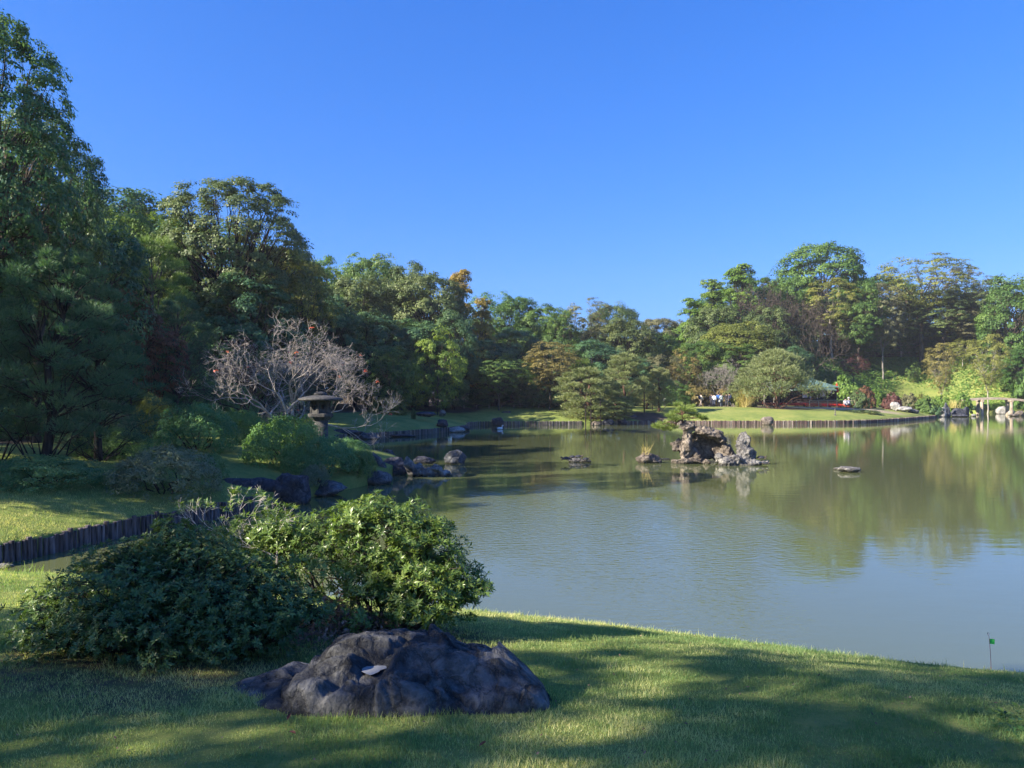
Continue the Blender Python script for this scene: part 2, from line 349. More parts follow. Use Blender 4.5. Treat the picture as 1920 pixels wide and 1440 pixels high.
# points of the ground sheet: fine near the eye and along the shore, coarse far away
def ring(off, step_scale):
    "points at a fixed distance inland from the shore"
    pts = []
    ab = SB - SA; L = np.hypot(ab[:, 0], ab[:, 1]); nx = ab[:, 1] / L; ny = -ab[:, 0] / L
    for i in range(len(SA)):
        D = math.hypot(SA[i][0], SA[i][1]); k = max(1, int(L[i] / max(.25, D * step_scale)))
        for j in range(k):
            t = (j + .5) / k; pts.append((SA[i][0] + ab[i][0] * t + nx[i] * off, SA[i][1] + ab[i][1] * t + ny[i] * off))
    return np.array(pts)
test = ring(0.3, .02)
sgn = 1 if shore_dist(test[:50, 0], test[:50, 1]).mean() > 0 else -1
cand = []
for off in (.12, .4, .9, 1.6): cand.append(ring(off * sgn, .018))
gp = []
r = 0.5
while r < 2500:
    st = max(.16, r * .022) if r < 30 else r * .022 if r < 220 else r * .09
    n = max(16, int(2 * math.pi * r / (st * 1.3)))
    # only a rough fan behind the eye
    for k in range(n):
        a = 2 * math.pi * k / n + r * 3.7; c = math.sin(a)
        if c < .35 and (k % 4): continue
        gp.append((r * math.cos(a) + random.uniform(-.25, .25) * st, r * math.sin(a) + random.uniform(-.25, .25) * st))
    r += st
gp = np.array(gp); cand.append(gp)
P0 = np.concatenate(cand); d0 = shore_dist(P0[:, 0], P0[:, 1])
P0 = P0[d0 > .08]
# thin out near duplicates
cell_ = .07 * 2.0 ** np.floor(np.log2(np.maximum(1, np.hypot(P0[:, 0], P0[:, 1]) * .10)))
key = np.round(P0 / cell_[:, None]).astype(np.int64)
_, ui = np.unique(key[:, 0] * 1000003 + key[:, 1], return_index=True); P0 = P0[np.sort(ui)]
allp = np.concatenate([shore, P0]); ns = len(shore)
vs_, es_, fs_, *_r = geometry.delaunay_2d_cdt([Vector(p) for p in allp], [(i, (i + 1) % ns) for i in range(ns)], [], 0, 1e-4)
gv = np.array([[v.x, v.y] for v in vs_]); gf = np.array([f[:3] for f in fs_ if len(f) == 3])
cen = gv[gf].mean(1); keep = shore_dist(cen[:, 0], cen[:, 1]) > 0; gf = gf[keep]
gd = shore_dist(gv[:, 0], gv[:, 1]); gh = height(gv[:, 0], gv[:, 1], gd)
nv = len(gv)
# a skirt of earth going down into the water
sk = [(p[0], p[1]) for p in shore]
def nearest(p):
    return int(((gv - np.array(p)) ** 2).sum(1).argmin())
top_i = [nearest(p) for p in sk]
verts = [(gv[i][0], gv[i][1], gh[i]) for i in range(nv)] + [(p[0], p[1], -.8) for p in sk]
faces = [tuple(f) for f in gf]
for i in range(ns):
    j = (i + 1) % ns
    faces.append((top_i[i], top_i[j], nv + j)); faces.append((top_i[i], nv + j, nv + i))
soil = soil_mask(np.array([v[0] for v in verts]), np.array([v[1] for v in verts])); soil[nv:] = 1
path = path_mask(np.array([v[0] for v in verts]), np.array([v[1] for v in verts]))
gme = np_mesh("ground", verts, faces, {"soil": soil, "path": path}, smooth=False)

m, t, out = newmat("lawn_and_soil")
tc = N(t, "ShaderNodeTexCoord")
def nz(sc, det=6, rough=.6):
    n = N(t, "ShaderNodeTexNoise"); n.inputs["Scale"].default_value = sc; n.inputs["Detail"].default_value = det; n.inputs["Roughness"].default_value = rough
    t.links.new(tc.outputs["Object"], n.inputs["Vector"]); return n.outputs[0]
def mathn(op, a, b=None, c=None):
    n = N(t, "ShaderNodeMath", operation=op)
    for k, q in enumerate((a, b, c)):
        if q is None: continue
        if isinstance(q, (int, float)): n.inputs[k].default_value = q
        else: t.links.new(q, n.inputs[k])
    return n.outputs[0]
g1 = mathn('MULTIPLY_ADD', nz(.35, 3), .45, mathn('MULTIPLY_ADD', nz(9, 8, .75), .45, mathn('MULTIPLY', nz(2.2, 4), .25)))
gcol = ramp(t, g1, [(.42, (.092, .145, .040)), (.56, (.188, .232, .060)), (.72, (.300, .300, .090))])
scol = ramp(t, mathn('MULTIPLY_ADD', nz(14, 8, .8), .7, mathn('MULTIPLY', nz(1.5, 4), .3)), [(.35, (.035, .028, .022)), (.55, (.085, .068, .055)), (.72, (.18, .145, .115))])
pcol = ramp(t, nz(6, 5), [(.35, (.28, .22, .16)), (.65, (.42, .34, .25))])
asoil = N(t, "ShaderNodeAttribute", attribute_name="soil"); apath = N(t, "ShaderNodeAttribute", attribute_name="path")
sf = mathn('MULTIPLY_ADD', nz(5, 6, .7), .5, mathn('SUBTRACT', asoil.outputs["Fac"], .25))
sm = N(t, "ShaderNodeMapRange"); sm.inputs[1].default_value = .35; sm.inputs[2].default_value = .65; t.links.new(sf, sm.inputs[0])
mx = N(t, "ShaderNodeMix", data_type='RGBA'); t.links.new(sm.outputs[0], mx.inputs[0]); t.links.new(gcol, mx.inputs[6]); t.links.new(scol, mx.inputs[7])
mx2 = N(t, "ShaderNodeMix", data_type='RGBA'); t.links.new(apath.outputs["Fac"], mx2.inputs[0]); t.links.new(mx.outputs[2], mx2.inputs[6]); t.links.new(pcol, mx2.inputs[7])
p = N(t, "ShaderNodeBsdfPrincipled"); p.inputs["Roughness"].default_value = .9; p.inputs["Specular IOR Level"].default_value = .1
t.links.new(mx2.outputs[2], p.inputs["Base Color"])
b = N(t, "ShaderNodeBump"); b.inputs["Strength"].default_value = .7; b.inputs["Distance"].default_value = .06
t.links.new(mathn('MULTIPLY_ADD', nz(22, 6, .8), 1.0, mathn('MULTIPLY', nz(4, 3), .5)), b.inputs["Height"]); t.links.new(b.outputs[0], p.inputs["Normal"])
t.links.new(p.outputs[0], out.inputs[0])
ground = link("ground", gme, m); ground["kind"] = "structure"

# ------------------------------------------------------------------ water
m, t, out = newmat("pond_water")
tc = N(t, "ShaderNodeTexCoord")
p = N(t, "ShaderNodeBsdfPrincipled"); p.inputs["Base Color"].default_value = (.100, .117, .050, 1); p.inputs["Roughness"].default_value = .02
p.inputs["IOR"].default_value = 1.6; p.inputs["Specular IOR Level"].default_value = .5
def wn(sc, sx, sy, det):
    mp = N(t, "ShaderNodeMapping"); mp.inputs["Scale"].default_value = (sx, sy, 1); t.links.new(tc.outputs["Object"], mp.inputs[0])
    n = N(t, "ShaderNodeTexNoise"); n.inputs["Scale"].default_value = sc; n.inputs["Detail"].default_value = det
    t.links.new(mp.outputs[0], n.inputs["Vector"]); return n.outputs[0]
# breeze patch in the middle of the pond
sp = N(t, "ShaderNodeSeparateXYZ"); t.links.new(tc.outputs["Object"], sp.inputs[0])
ex = mathn('DIVIDE', mathn('SUBTRACT', sp.outputs[0], 2.2), 4.6); ey = mathn('DIVIDE', mathn('SUBTRACT', sp.outputs[1], 20.0), 8.5)
rr = mathn('ADD', mathn('POWER', ex, 2.0), mathn('POWER', ey, 2.0))
rr = mathn('ADD', rr, mathn('MULTIPLY', mathn('SUBTRACT', wn(.35, 1, .35, 7), .5), 5.0))
pm = N(t, "ShaderNodeMapRange"); pm.interpolation_type = 'SMOOTHSTEP'; pm.inputs[1].default_value = 1.6; pm.inputs[2].default_value = .1
pm.inputs[3].default_value = 0.05; pm.inputs[4].default_value = 1.0; t.links.new(rr, pm.inputs[0])
b1 = N(t, "ShaderNodeBump"); b1.inputs["Distance"].default_value = .014
t.links.new(pm.outputs[0], b1.inputs["Strength"]); t.links.new(wn(6.0, .75, 1.25, 3), b1.inputs["Height"])
b2 = N(t, "ShaderNodeBump"); b2.inputs["Strength"].default_value = 1; b2.inputs["Distance"].default_value = .0032
t.links.new(wn(1.6, .6, 1.3, 3), b2.inputs["Height"]); t.links.new(b1.outputs[0], b2.inputs["Normal"])
b3 = N(t, "ShaderNodeBump"); b3.inputs["Strength"].default_value = 1; b3.inputs["Distance"].default_value = .0004
t.links.new(wn(14, .8, 1.2, 3), b3.inputs["Height"]); t.links.new(b2.outputs[0], b3.inputs["Normal"])
t.links.new(b3.outputs[0], p.inputs["Normal"]); t.links.new(p.outputs[0], out.inputs[0])
w = MB(); w.add([(-40, -5, 0), (150, -5, 0), (150, 150, 0), (-40, 150, 0)], [(0, 1, 2, 3)])
wo = w.build("pond_water", m); wo["kind"] = "structure"

# ------------------------------------------------------------------ foliage
def unit(v): return v / np.maximum(1e-9, np.linalg.norm(v, axis=-1, keepdims=True))
def rdir(n): return unit(rng.normal(size=(n, 3)))
def leaf_quads(c, nrm, L, Wd, droop=None):
    "rhomb leaves: centres c, facing nrm, length L, width Wd"
    n = len(c); a = rdir(n) if droop is None else unit(rdir(n) + droop)
    u = unit(a - (a * nrm).sum(1)[:, None] * nrm); w = np.cross(nrm, u)
    L = np.broadcast_to(L, n)[:, None]; Wd = np.broadcast_to(Wd, n)[:, None]
    v = np.stack([c - u * L / 2, c + w * Wd / 2 - u * L * .05, c + u * L / 2, c - w * Wd / 2 - u * L * .05], 1).reshape(-1, 3)
    return v, np.arange(4 * n).reshape(n, 4)
def clumps_to_leaves(C, Nrm, R, per, L, flat=.6, v0=None, spread=.55):
    "every clump (centre, outward normal, radius) is a dome of leaves"
    n = len(C); k = per; C2 = np.repeat(C, k, 0); N2 = np.repeat(Nrm, k, 0); R2 = np.repeat(np.broadcast_to(R, n), k)[:, None]
    d = rdir(n * k); s = (d * N2).sum(1)
    d = np.where((s < -.25)[:, None], -d, d)
    rad = rng.random((n * k, 1)) ** .35
    off = d * rad; A2 = unit(N2 * .3 + np.array([0, 0, .8])); off = off - A2 * (off * A2).sum(1)[:, None] * (1 - flat)
    c = C2 + off * R2
    nn = unit(d * .75 + N2 * .55 + np.array([0, 0, .35]) + rdir(n * k) * spread)
    v0 = rng.random(n) if v0 is None else v0
    vv = np.clip(np.repeat(v0, k) * .55 + rng.random(n * k) * .45, 0, 1)
    LL = L * (.7 + .6 * rng.random(n * k))
    v, f = leaf_quads(c, nn, LL, LL * .62)
    return v, f, np.repeat(vv, 4)
def wood(seg, name):
    "seg: list of (points, radii, sides)"
    b = MB()
    for pts, rad, n in seg: b.tube(pts, rad, n, cap=False)
    return b.mesh(name, smooth=True)
def wiggle(a, b, k, amp):
    a = np.array(a, float); b = np.array(b, float); L = np.linalg.norm(b - a)
    return [tuple(a + (b - a) * i / k + (rng.normal(size=3) * amp * L * (0 if i in (0, k) else 1))) for i in range(k + 1)]
def curve3(a, b, lift, k, amp):
    a = np.array(a, float); b = np.array(b, float); m = (a + b) / 2 + np.array(lift); L = np.linalg.norm(b - a); o = []
    for i in range(k + 1):
        t = i / k; o.append(tuple((1 - t) ** 2 * a + 2 * t * (1 - t) * m + t * t * b + rng.normal(size=3) * amp * L * (0 if i in (0, k) else 1)))
    return o

def gen_tree(H=16., R=6., cb=.3, nl=16, lr=.40, cpl=13, per=55, leaf=.34, shape='round', trunk_r=.34, lean=(0, 0), flat=.55, cr=.36, forks=1, hollow=.0):
    """a broadleaved tree: trunk, limbs to the lobes, branches to the clumps, leaves in domes at the branch ends.
    returns (wood mesh, leaf mesh)"""
    zc = (cb + 1) / 2 * H; hh = (1 - cb) / 2 * H
    # lobes
    lobes = []
    for i in range(nl):
        zf = 1 - 2 * (i + .5) / nl; a = i * 2.39996 + rng.random() * .5
        rr = math.sqrt(max(0, 1 - zf * zf)) ** (1.0 if shape in ('cone', 'dome') else .85)
        if shape == 'cone': rr = (1 - (zf + 1) / 2) * .9 + .15
        if shape == 'umbrella': rr = rr * (1.0 if zf > -.3 else .6); zf = zf * .8 + .2
        k = .70 + rng.random() * .13 - hollow
        lobes.append((R * rr * k * math.cos(a), R * rr * k * math.sin(a), zc + hh * zf * (.80 if shape != 'dome' else .86) + rng.normal() * .03 * H))
    lobes = np.array(lobes); lobes[:, 0] += lean[0]; lobes[:, 1] += lean[1]
    lrad = R * lr * (.75 + .5 * rng.random(nl))
    cen = np.array([lean[0], lean[1], zc])
    fork_h = H * max(.12, cb * .85)
    seg = []; fks = []
    tp = wiggle((0, 0, -.3), (lean[0] * .35, lean[1] * .35, fork_h), 4, .02); seg.append((tp, [trunk_r * 1.25, trunk_r, trunk_r * .92, trunk_r * .88, trunk_r * .8], 8))
    for q in range(max(1, forks)):
        a = q * 2 * math.pi / max(1, forks) + rng.random()
        e = (lean[0] * .8 + math.cos(a) * R * .22 * (forks > 1), lean[1] * .8 + math.sin(a) * R * .22 * (forks > 1), H * (.62 + .1 * rng.random()))
        fp = curve3(tp[-1], e, (math.cos(a) * .5, math.sin(a) * .5, 0), 6, .02)
        seg.append((fp, list(np.linspace(trunk_r * (.78 if forks < 2 else .6), trunk_r * .16, 7)), 6)); fks.append(fp)
    C = []; NN = []; RR = []; V0 = []
    for i in range(nl):
        lc = lobes[i]; fp = fks[int(np.argmin([math.hypot(f[-1][0] - lc[0], f[-1][1] - lc[1]) for f in fks]))]
        st = np.array(fp[int(np.clip((lc[2] - H * .25) / (H * .75) * 6, 0, 5))])
        lp = curve3(st, tuple(lc), (0, 0, -.06 * H + .5), 5, .03)
        seg.append((lp, list(np.linspace(trunk_r * .34, trunk_r * .09, 6)), 5))
        v0 = rng.random()
        for j in range(cpl):
            d = rdir(1)[0]; o = unit((lc - cen) * np.array([1, 1, 1.2])); d = unit(d + o * .75 + np.array([0, 0, .35]))
            c = lc + d * lrad[i] * (.75 + .35 * rng.random())
            C.append(c); NN.append(unit(d * .5 + unit(c - cen) * .5 + np.array([0, 0, .45]))); RR.append(lrad[i] * cr * 1.25 * (.7 + .6 * rng.random())); V0.append(np.clip(v0 + rng.normal() * .22, 0, 1))
            if j % 2 == 0: seg.append((curve3(lp[3], tuple(c), (0, 0, -.1), 3, .05), [trunk_r * .09, trunk_r * .06, trunk_r * .035, .01], 3))
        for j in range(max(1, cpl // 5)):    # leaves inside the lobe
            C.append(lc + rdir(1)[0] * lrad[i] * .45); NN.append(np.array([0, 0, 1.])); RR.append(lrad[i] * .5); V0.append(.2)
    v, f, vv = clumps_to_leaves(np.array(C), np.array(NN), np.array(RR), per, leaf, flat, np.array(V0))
    return wood(seg, "trunk"), np_mesh("crown", v, f, {"v": vv})

def needle_pads(C, RR, ZR, per, L, wd, up=.55):
    "pine pads: flattened clouds of fine upswept needle sprays"
    n = len(C); k = per
    C2 = np.repeat(C, k, 0); R2 = np.repeat(RR, k)[:, None]; Z2 = np.repeat(ZR, k)
    d = rdir(n * k); rad = rng.random((n * k, 1)) ** .4
    off = d * rad * R2; off[:, 2] = np.abs(d[:, 2]) * rad[:, 0] * Z2 * np.where(rng.random(n * k) < .2, -.6, 1)
    # a lumpy top
    off[:, 2] += .25 * Z2 * np.sin(off[:, 0] * 5 / R2[:, 0]) * np.sin(off[:, 1] * 6 / R2[:, 0])
    c = C2 + off
    ax = unit(unit(off * np.array([1, 1, .6])) * .8 + np.array([0, 0, up]) + rdir(n * k) * .55)
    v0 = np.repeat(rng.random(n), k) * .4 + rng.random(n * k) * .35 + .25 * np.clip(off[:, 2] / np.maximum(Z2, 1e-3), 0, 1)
    # three narrow blades per spray
    vs = []
    for q in range(3):
        a2 = unit(ax + rdir(n * k) * .38); w = unit(np.cross(a2, rdir(n * k)))
        l = L * (.7 + .6 * rng.random((n * k, 1)))
        vs.append(np.stack([c - w * wd / 2, c + w * wd / 2, c + a2 * l], 1))
    V = np.concatenate(vs, 0).reshape(-1, 3); nf = len(V) // 3
    return V, np.arange(3 * nf).reshape(nf, 3), np.repeat(np.tile(np.clip(v0, 0, 1), 3), 3)

def gen_pine(H=9., R=4.2, cb=.28, npad=26, per=260, L=.26, wd=.05, lean=(0, 0), trunk_r=.24, dome=.8, padr=.34, style='round'):
    seg = []
    tp = [(0, 0, -.2)]
    bend = [(.12, 0), (-.1, .08), (.14, -.06), (0, 0)]
    for i, q in enumerate((.25, .5, .72, .95)):
        tp.append((lean[0] * q ** 1.3 + bend[i][0] * R * .5, lean[1] * q ** 1.3 + bend[i][1] * R * .5, H * q * (.95 if style != 'spread' else .88)))
    seg.append((tp, [trunk_r * 1.3, trunk_r, trunk_r * .8, trunk_r * .6, trunk_r * .25], 8))
    C = []; RR = []; ZR = []
    for i in range(npad):
        q = (i + .5) / npad; z = H * (cb + (1 - cb) * q ** .9) * .96
        env = math.sqrt(max(.02, 1 - q ** 3)) * (.62 + .38 * min(1, q * 4)) if style == 'round' else (1 - q) ** .6 if style == 'spread' else (1 - q * .85)
        a = i * 2.39996 + rng.random() * .6; rr = R * env * (.35 + .5 * math.sqrt(rng.random()))
        lx = lean[0] * (z / H) ** 1.3; ly = lean[1] * (z / H) ** 1.3
        c = np.array([lx + rr * math.cos(a), ly + rr * math.sin(a), z])
        C.append(c); pr = R * padr * (.7 + .6 * rng.random()) * (1.15 - .45 * q); RR.append(pr); ZR.append(pr * .46)
        ti = int(np.clip(z / H * 4 - .3, 0, 4)); st = tp[ti]
        seg.append((curve3(st, (c[0], c[1], c[2] - ZR[-1] * .3), (0, 0, .04 * H), 4, .04), list(np.linspace(trunk_r * .24, trunk_r * .05, 5)), 5))
        for w in range(4):
            e = c + np.array([math.cos(w * 1.6 + a), math.sin(w * 1.6 + a), 0]) * pr * .7
            seg.append(([tuple(c - np.array([0, 0, ZR[-1] * .3])), tuple(e)], [trunk_r * .08, .01], 3))
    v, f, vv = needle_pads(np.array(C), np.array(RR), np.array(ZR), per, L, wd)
    return wood(seg, "trunk"), np_mesh("needles", v, f, {"v": vv})

def gen_bare(H=5., R=4.5, trunks=4, seed=0, depth=6, rad=.13, droop=.35, leafn=0, spreadf=1.0, twig=.006):
    "a leafless spreading tree: forks again and again"
    rg = np.random.default_rng(seed); b = MB(); tips = []
    def grow(p, d, L, r, lev):
        p = np.array(p); d = unit(d)
        k = 3 if lev < 3 else 2; pts = [tuple(p)]; dd = d
        for i in range(k):
            dd = unit(dd + rg.normal(size=3) * .20 + np.array([0, 0, .10 if lev > 1 else .02])); p = p + dd * L / k; pts.append(tuple(p))
        r2 = r * .68
        b.tube(pts, list(np.linspace(r, r2, k + 1)), 6 if lev < 2 else 4 if lev < 4 else 3, cap=False)
        if lev >= depth: tips.append(p); return
        nb = 2 if rg.random() < .42 else 3
        if lev == 0: nb = 3
        for q in range(nb):
            s = unit(rg.normal(size=3)); s = unit(s - dd * (s @ dd))
            ang = .45 + .40 * rg.random() if lev < 3 else .5 + .35 * rg.random()
            nd = unit(dd * math.cos(ang) + s * math.sin(ang) + np.array([p[0], p[1], 0]) / R * .22 * spreadf)
            if p[2] > H * .75: nd = unit(nd + np.array([0, 0, -.35]))
            if math.hypot(p[0], p[1]) > R * .8: nd = unit(nd + np.array([-p[0], -p[1], 0]) / R * .3 + np.array([0, 0, .15]))
            grow(p, nd, L * (.66 + .2 * rg.random()), max(twig, r2 * (.80 if nb == 2 else .70)), lev + 1)
    for q in range(trunks):
        a = q * 2 * math.pi / trunks + rg.random() * .5; o = rad * .5
        grow((o * math.cos(a), o * math.sin(a), -.1), (math.cos(a) * .85 * spreadf, math.sin(a) * .85 * spreadf, 1.0), H * .36, rad, 0)
    me = b.mesh("branches", smooth=True)
    lm = None
    if leafn:
        T = np.array(tips); T = T[rg.permutation(len(T))[:leafn]]
        v, f, vv = clumps_to_leaves(T, np.tile([0, 0, 1.], (len(T), 1)), .12, 6, .13, .8); lm = np_mesh("leaves", v, f, {"v": vv})
    return me, lm

def gen_bush(R=1.5, Hh=1.3, nl=14, cpl=26, per=26, leaf=.055, seed_rough=.12, flat=.6):
    "a clipped azalea mound"
    C = []; NN = []; RR = []; V0 = []
    for i in range(nl):
        zf = (i + .5) / nl; a = i * 2.39996 + rng.random(); rr = math.sqrt(max(0, 1 - zf ** 2))
        lc = np.array([R * .62 * rr * math.cos(a), R * .62 * rr * math.sin(a), Hh * (.10 + .60 * zf)]); lr_ = R * .42 * (.8 + .4 * rng.random()); v0 = rng.random()
        for j in range(cpl):
            d = unit(rdir(1)[0] + unit(lc * np.array([1, 1, .6]) + 1e-6) * .7 + np.array([0, 0, .3]))
            c = lc + d * lr_ * np.array([1, 1, Hh / R]) * (.85 + .25 * rng.random()); c[2] = max(c[2], .05)
            C.append(c); NN.append(d); RR.append(R * .13 * (.7 + .7 * rng.random())); V0.append(np.clip(v0 * .6 + .4 * rng.random(), 0, 1))
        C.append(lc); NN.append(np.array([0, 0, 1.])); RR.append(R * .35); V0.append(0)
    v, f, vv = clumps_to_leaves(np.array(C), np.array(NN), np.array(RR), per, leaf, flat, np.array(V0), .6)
    seg = []
    for q in range(9):
        a = q * .7; e = (R * .55 * math.cos(a), R * .55 * math.sin(a), Hh * (.35 + .3 * rng.random())); seg.append((curve3((.1 * math.cos(a), .1 * math.sin(a), -.1), e, (0, 0, -.1), 4, .05), [.03, .025, .02, .014, .008], 4))
    return wood(seg, "stems"), np_mesh("foliage", v, f, {"v": vv})
# ------------------------------------------------------------------ a library of plants
LIB = {}
LIB['round'] = [(*gen_tree(16, 6, .30, 56, .26, 8, 66, .29, cr=.52), 16, 6) for _ in range(3)]
LIB['full'] = [(*gen_tree(16, 6, .06, 60, .25, 7, 62, .31, cr=.54), 16, 6) for _ in range(3)]
LIB['ginkgo'] = [(*gen_tree(18, 4.6, .10, 40, .30, 9, 50, .30, shape='cone', cr=.42), 18, 4.6) for _ in range(2)]
LIB['airy'] = [(*gen_tree(16, 6, .40, 30, .27, 10, 34, .24, shape='umbrella', flat=.4, forks=3, cr=.36, trunk_r=.26), 16, 6) for _ in range(2)]
LIB['tall'] = [(*gen_tree(18, 5.2, .34, 38, .28, 10, 48, .26, flat=.5, forks=3, cr=.36, trunk_r=.22), 18, 5.2) for _ in range(2)]
LIB['maple'] = [(*gen_tree(9, 4.8, .33, 30, .28, 9, 42, .19, shape='umbrella', flat=.22, forks=3, cr=.5, trunk_r=.15), 9, 4.8) for _ in range(2)]
LIB['small'] = [(*gen_tree(6, 3.0, .15, 22, .32, 9, 44, .17, flat=.45, forks=3, cr=.45, trunk_r=.08), 6, 3.0) for _ in range(2)]
LIB['pine'] = [(*gen_pine(9, 4.2, .15, 44, 190, .34, .075, lean=(0, 0), padr=.27), 9, 4.2), (*gen_pine(9, 4.2, .12, 40, 190, .34, .075, lean=(-.8, 0), padr=.27), 9, 4.2)]
LIB['pine_spread'] = [(*gen_pine(7, 6.4, .20, 60, 190, .34, .075, style='spread', padr=.25, trunk_r=.34), 7, 6.4)]
LIB['pine_near'] = [(*gen_pine(9, 4.0, .16, 70, 230, .22, .026, lean=(.9, 0), padr=.19, trunk_r=.2), 9, 4.0), (*gen_pine(9, 4.0, .10, 64, 230, .22, .026, lean=(-.8, .3), padr=.20, trunk_r=.2), 9, 4.0)]
LIB['big'] = [(*gen_tree(18, 5.6, .36, 44, .25, 17, 58, .175, flat=.5, cr=.36, forks=3, trunk_r=.34, hollow=.03), 18, 5.6)]
LIB['dome'] = [(*gen_tree(18, 5.8, .40, 84, .18, 9, 66, .19, flat=.42, cr=.56, forks=5, trunk_r=.34, shape='dome', hollow=-.14), 18, 5.8)]
LIB['bush'] = [(*gen_bush(1.5, 1.3, 18, 30, 30, .062), 1.3, 1.5) for _ in range(3)]
LIB['bush_far'] = [(*gen_bush(1.5, 1.2, 14, 16, 20, .16), 1.2, 1.5) for _ in range(2)]
LIB['bare_far'] = [(gen_bare(9, 4.5, 3, 5, 6, .13, twig=.02)[0], None, 9, 4.5)]
for lst in LIB.values():
    for e in lst:
        for me in e[:2]:
            if me is not None and not me.materials: me.materials.append(None)
_k = {}
def measured(e):
    "the real height and half width of a plant's leaves"
    me = e[1] if e[1] is not None else e[0]
    co = np.empty(len(me.vertices) * 3, np.float32); me.vertices.foreach_get("co", co); co = co.reshape(-1, 3)
    return (e[0], e[1], float(np.percentile(co[:, 2], 99.6)), float(np.percentile(np.hypot(co[:, 0], co[:, 1]), 97)))
for kk in LIB: LIB[kk] = [measured(e) for e in LIB[kk]]
def obj_mat(o, mat):
    s = o.material_slots[0]; s.link = 'OBJECT'; s.material = mat
PART = {'pine': ('trunk', 'needles'), 'bush': ('stems', 'foliage'), 'bare': ('branches', 'leaves')}
def put_plant(name, kind, x, y, z, sxy, sz, leafm, barkm, label, cat, group=None, rz=None, tilt=0.0):
    i = _k.get(kind, 0); _k[kind] = i + 1; tm, lm, H, R = LIB[kind][i % len(LIB[kind])]
    o = thing(name, label, cat, (x, y, z), random.uniform(0, 6.28) if rz is None else rz, group)
    o.rotation_euler[1] = tilt
    o.scale = (sxy, sxy, sz)
    names = PART['pine'] if kind.startswith('pine') else PART['bush'] if kind.startswith('bush') else PART['bare'] if kind.startswith('bare') else ('trunk', 'crown')
    for nme, me, mt in ((names[0], tm, barkm), (names[1], lm, leafm)):
        if me is None: continue
        c = link(nme, me, None, o); obj_mat(c, M[mt])
    return o
def tree(name, px, top, depth, width, kind, leafm, label, barkm='bark', cat='tree', rz=None, base=None, group=None, tilt=0.0):
    "a tree whose crown spans 'width' pixels round column px and tops out at row 'top'"
    x = X_(px, depth); bz = hz(x, depth) - .1 if base is None else base
    i = _k.get(kind, 0); H, R = LIB[kind][i % len(LIB[kind])][2:]
    sz = (Z_(top, depth) - bz) / H; sxy = width * depth / F / (2 * R)
    return put_plant(name, kind, x, depth, bz, max(sxy, sz * (.5 if kind == 'maple' else .66)), sz, leafm, barkm, label, cat, group, rz, tilt)
def bush(px, top, depth, width, leafm, label, kind='bush', name='azalea_bush', base=None, cat='bush', barkm='bark_dark', group=None):
    x = X_(px, depth); bz = hz(x, depth) - .05 if base is None else base
    H, R = LIB[kind][_k.get(kind, 0) % len(LIB[kind])][2:]
    return put_plant(name, kind, x, depth, bz, width * depth / F / (2 * R), max(.2, (Z_(top, depth) - bz) / H), leafm, barkm, label, cat, group)

# ------------------------------------------------------------------ trees on the left bank
tree('broadleaf_tree', -40, 15, 22.5, 370, 'big', 'leaf_dark', 'tallest dark broadleaf tree cut by the upper left edge of the photo', 'bark', rz=1.0)
tree('broadleaf_tree', 70, 225, 28.5, 250, 'big', 'leaf_dark', 'dark broadleaf tree with a low bough reaching right over the pines', 'bark', rz=3.3)
tree('broadleaf_tree', 165, 400, 36, 140, 'full', 'leaf_dark', 'dark evergreen behind the low bough of the tall left tree')
tree('pine_tree', 80, 468, 21.5, 290, 'pine_near', 'needle_dark', 'big blue green pine with forked dark trunk at the left', 'bark_dark', rz=.4)
tree('pine_tree', 185, 600, 24, 230, 'pine_near', 'needle_dark', 'low blue green pine with drooping pads right of the forked pine', 'bark_dark', rz=2.2)
tree('pine_tree', -10, 560, 21.5, 220, 'pine_near', 'needle_dark', 'low dark pine cut by the left edge below the forked pine', 'bark_dark')
tree('pine_tree', 285, 450, 43, 170, 'pine_near', 'needle_bright', 'sunlit yellow green pine between the tall left tree and the domed tree', 'bark')
tree('pine_tree', 330, 560, 40, 130, 'pine_near', 'needle_dark', 'slim shaded pine below the domed tree', 'bark')
tree('broadleaf_tree', 245, 400, 62, 120, 'round', 'leaf_bright', 'pale green tree showing in the gap left of the domed tree')
tree('broadleaf_tree', 435, 338, 58, 285, 'dome', 'leaf_oak', 'large domed tree with dark spreading limbs against the sky', 'bark_dark', rz=.7)
tree('broadleaf_tree', 530, 470, 64, 110, 'round', 'leaf_oak', 'side tree right of the domed tree with a yellowish top')
tree('broadleaf_tree', 470, 520, 54, 210, 'full', 'leaf_dark', 'dark evergreen mass under the domed tree')
tree('broadleaf_tree', 380, 500, 62, 190, 'full', 'leaf_dark', 'dark evergreen at the foot of the domed tree, left side')
tree('maple_tree', 245, 545, 37, 130, 'maple', 'leaf_rust', 'rust red maple in the shade behind the left pines', 'bark_dark')
tree('maple_tree', 300, 595, 38, 110, 'maple', 'leaf_rust', 'smaller rust brown maple beside the rust red maple', 'bark_dark')
tree('broadleaf_tree', 560, 490, 60, 90, 'airy', 'leaf_yellow', 'yellow green tree peeping out right of the domed tree')
for px, top, dp, w, lab in [(60, 560, 40, 260, 'dark evergreen behind the forked pine'), (190, 520, 46, 220, 'dark evergreen behind the rust red maple'),
                            (320, 620, 50, 160, 'low dark evergreen behind the slim shaded pine'), (-60, 420, 38, 240, 'dark evergreen behind the trees at the left edge'),
                            (580, 640, 62, 150, 'dark evergreen rising behind the bare tree')]:
    tree('broadleaf_tree', px, top, dp, w, 'full', 'leaf_dark', lab)

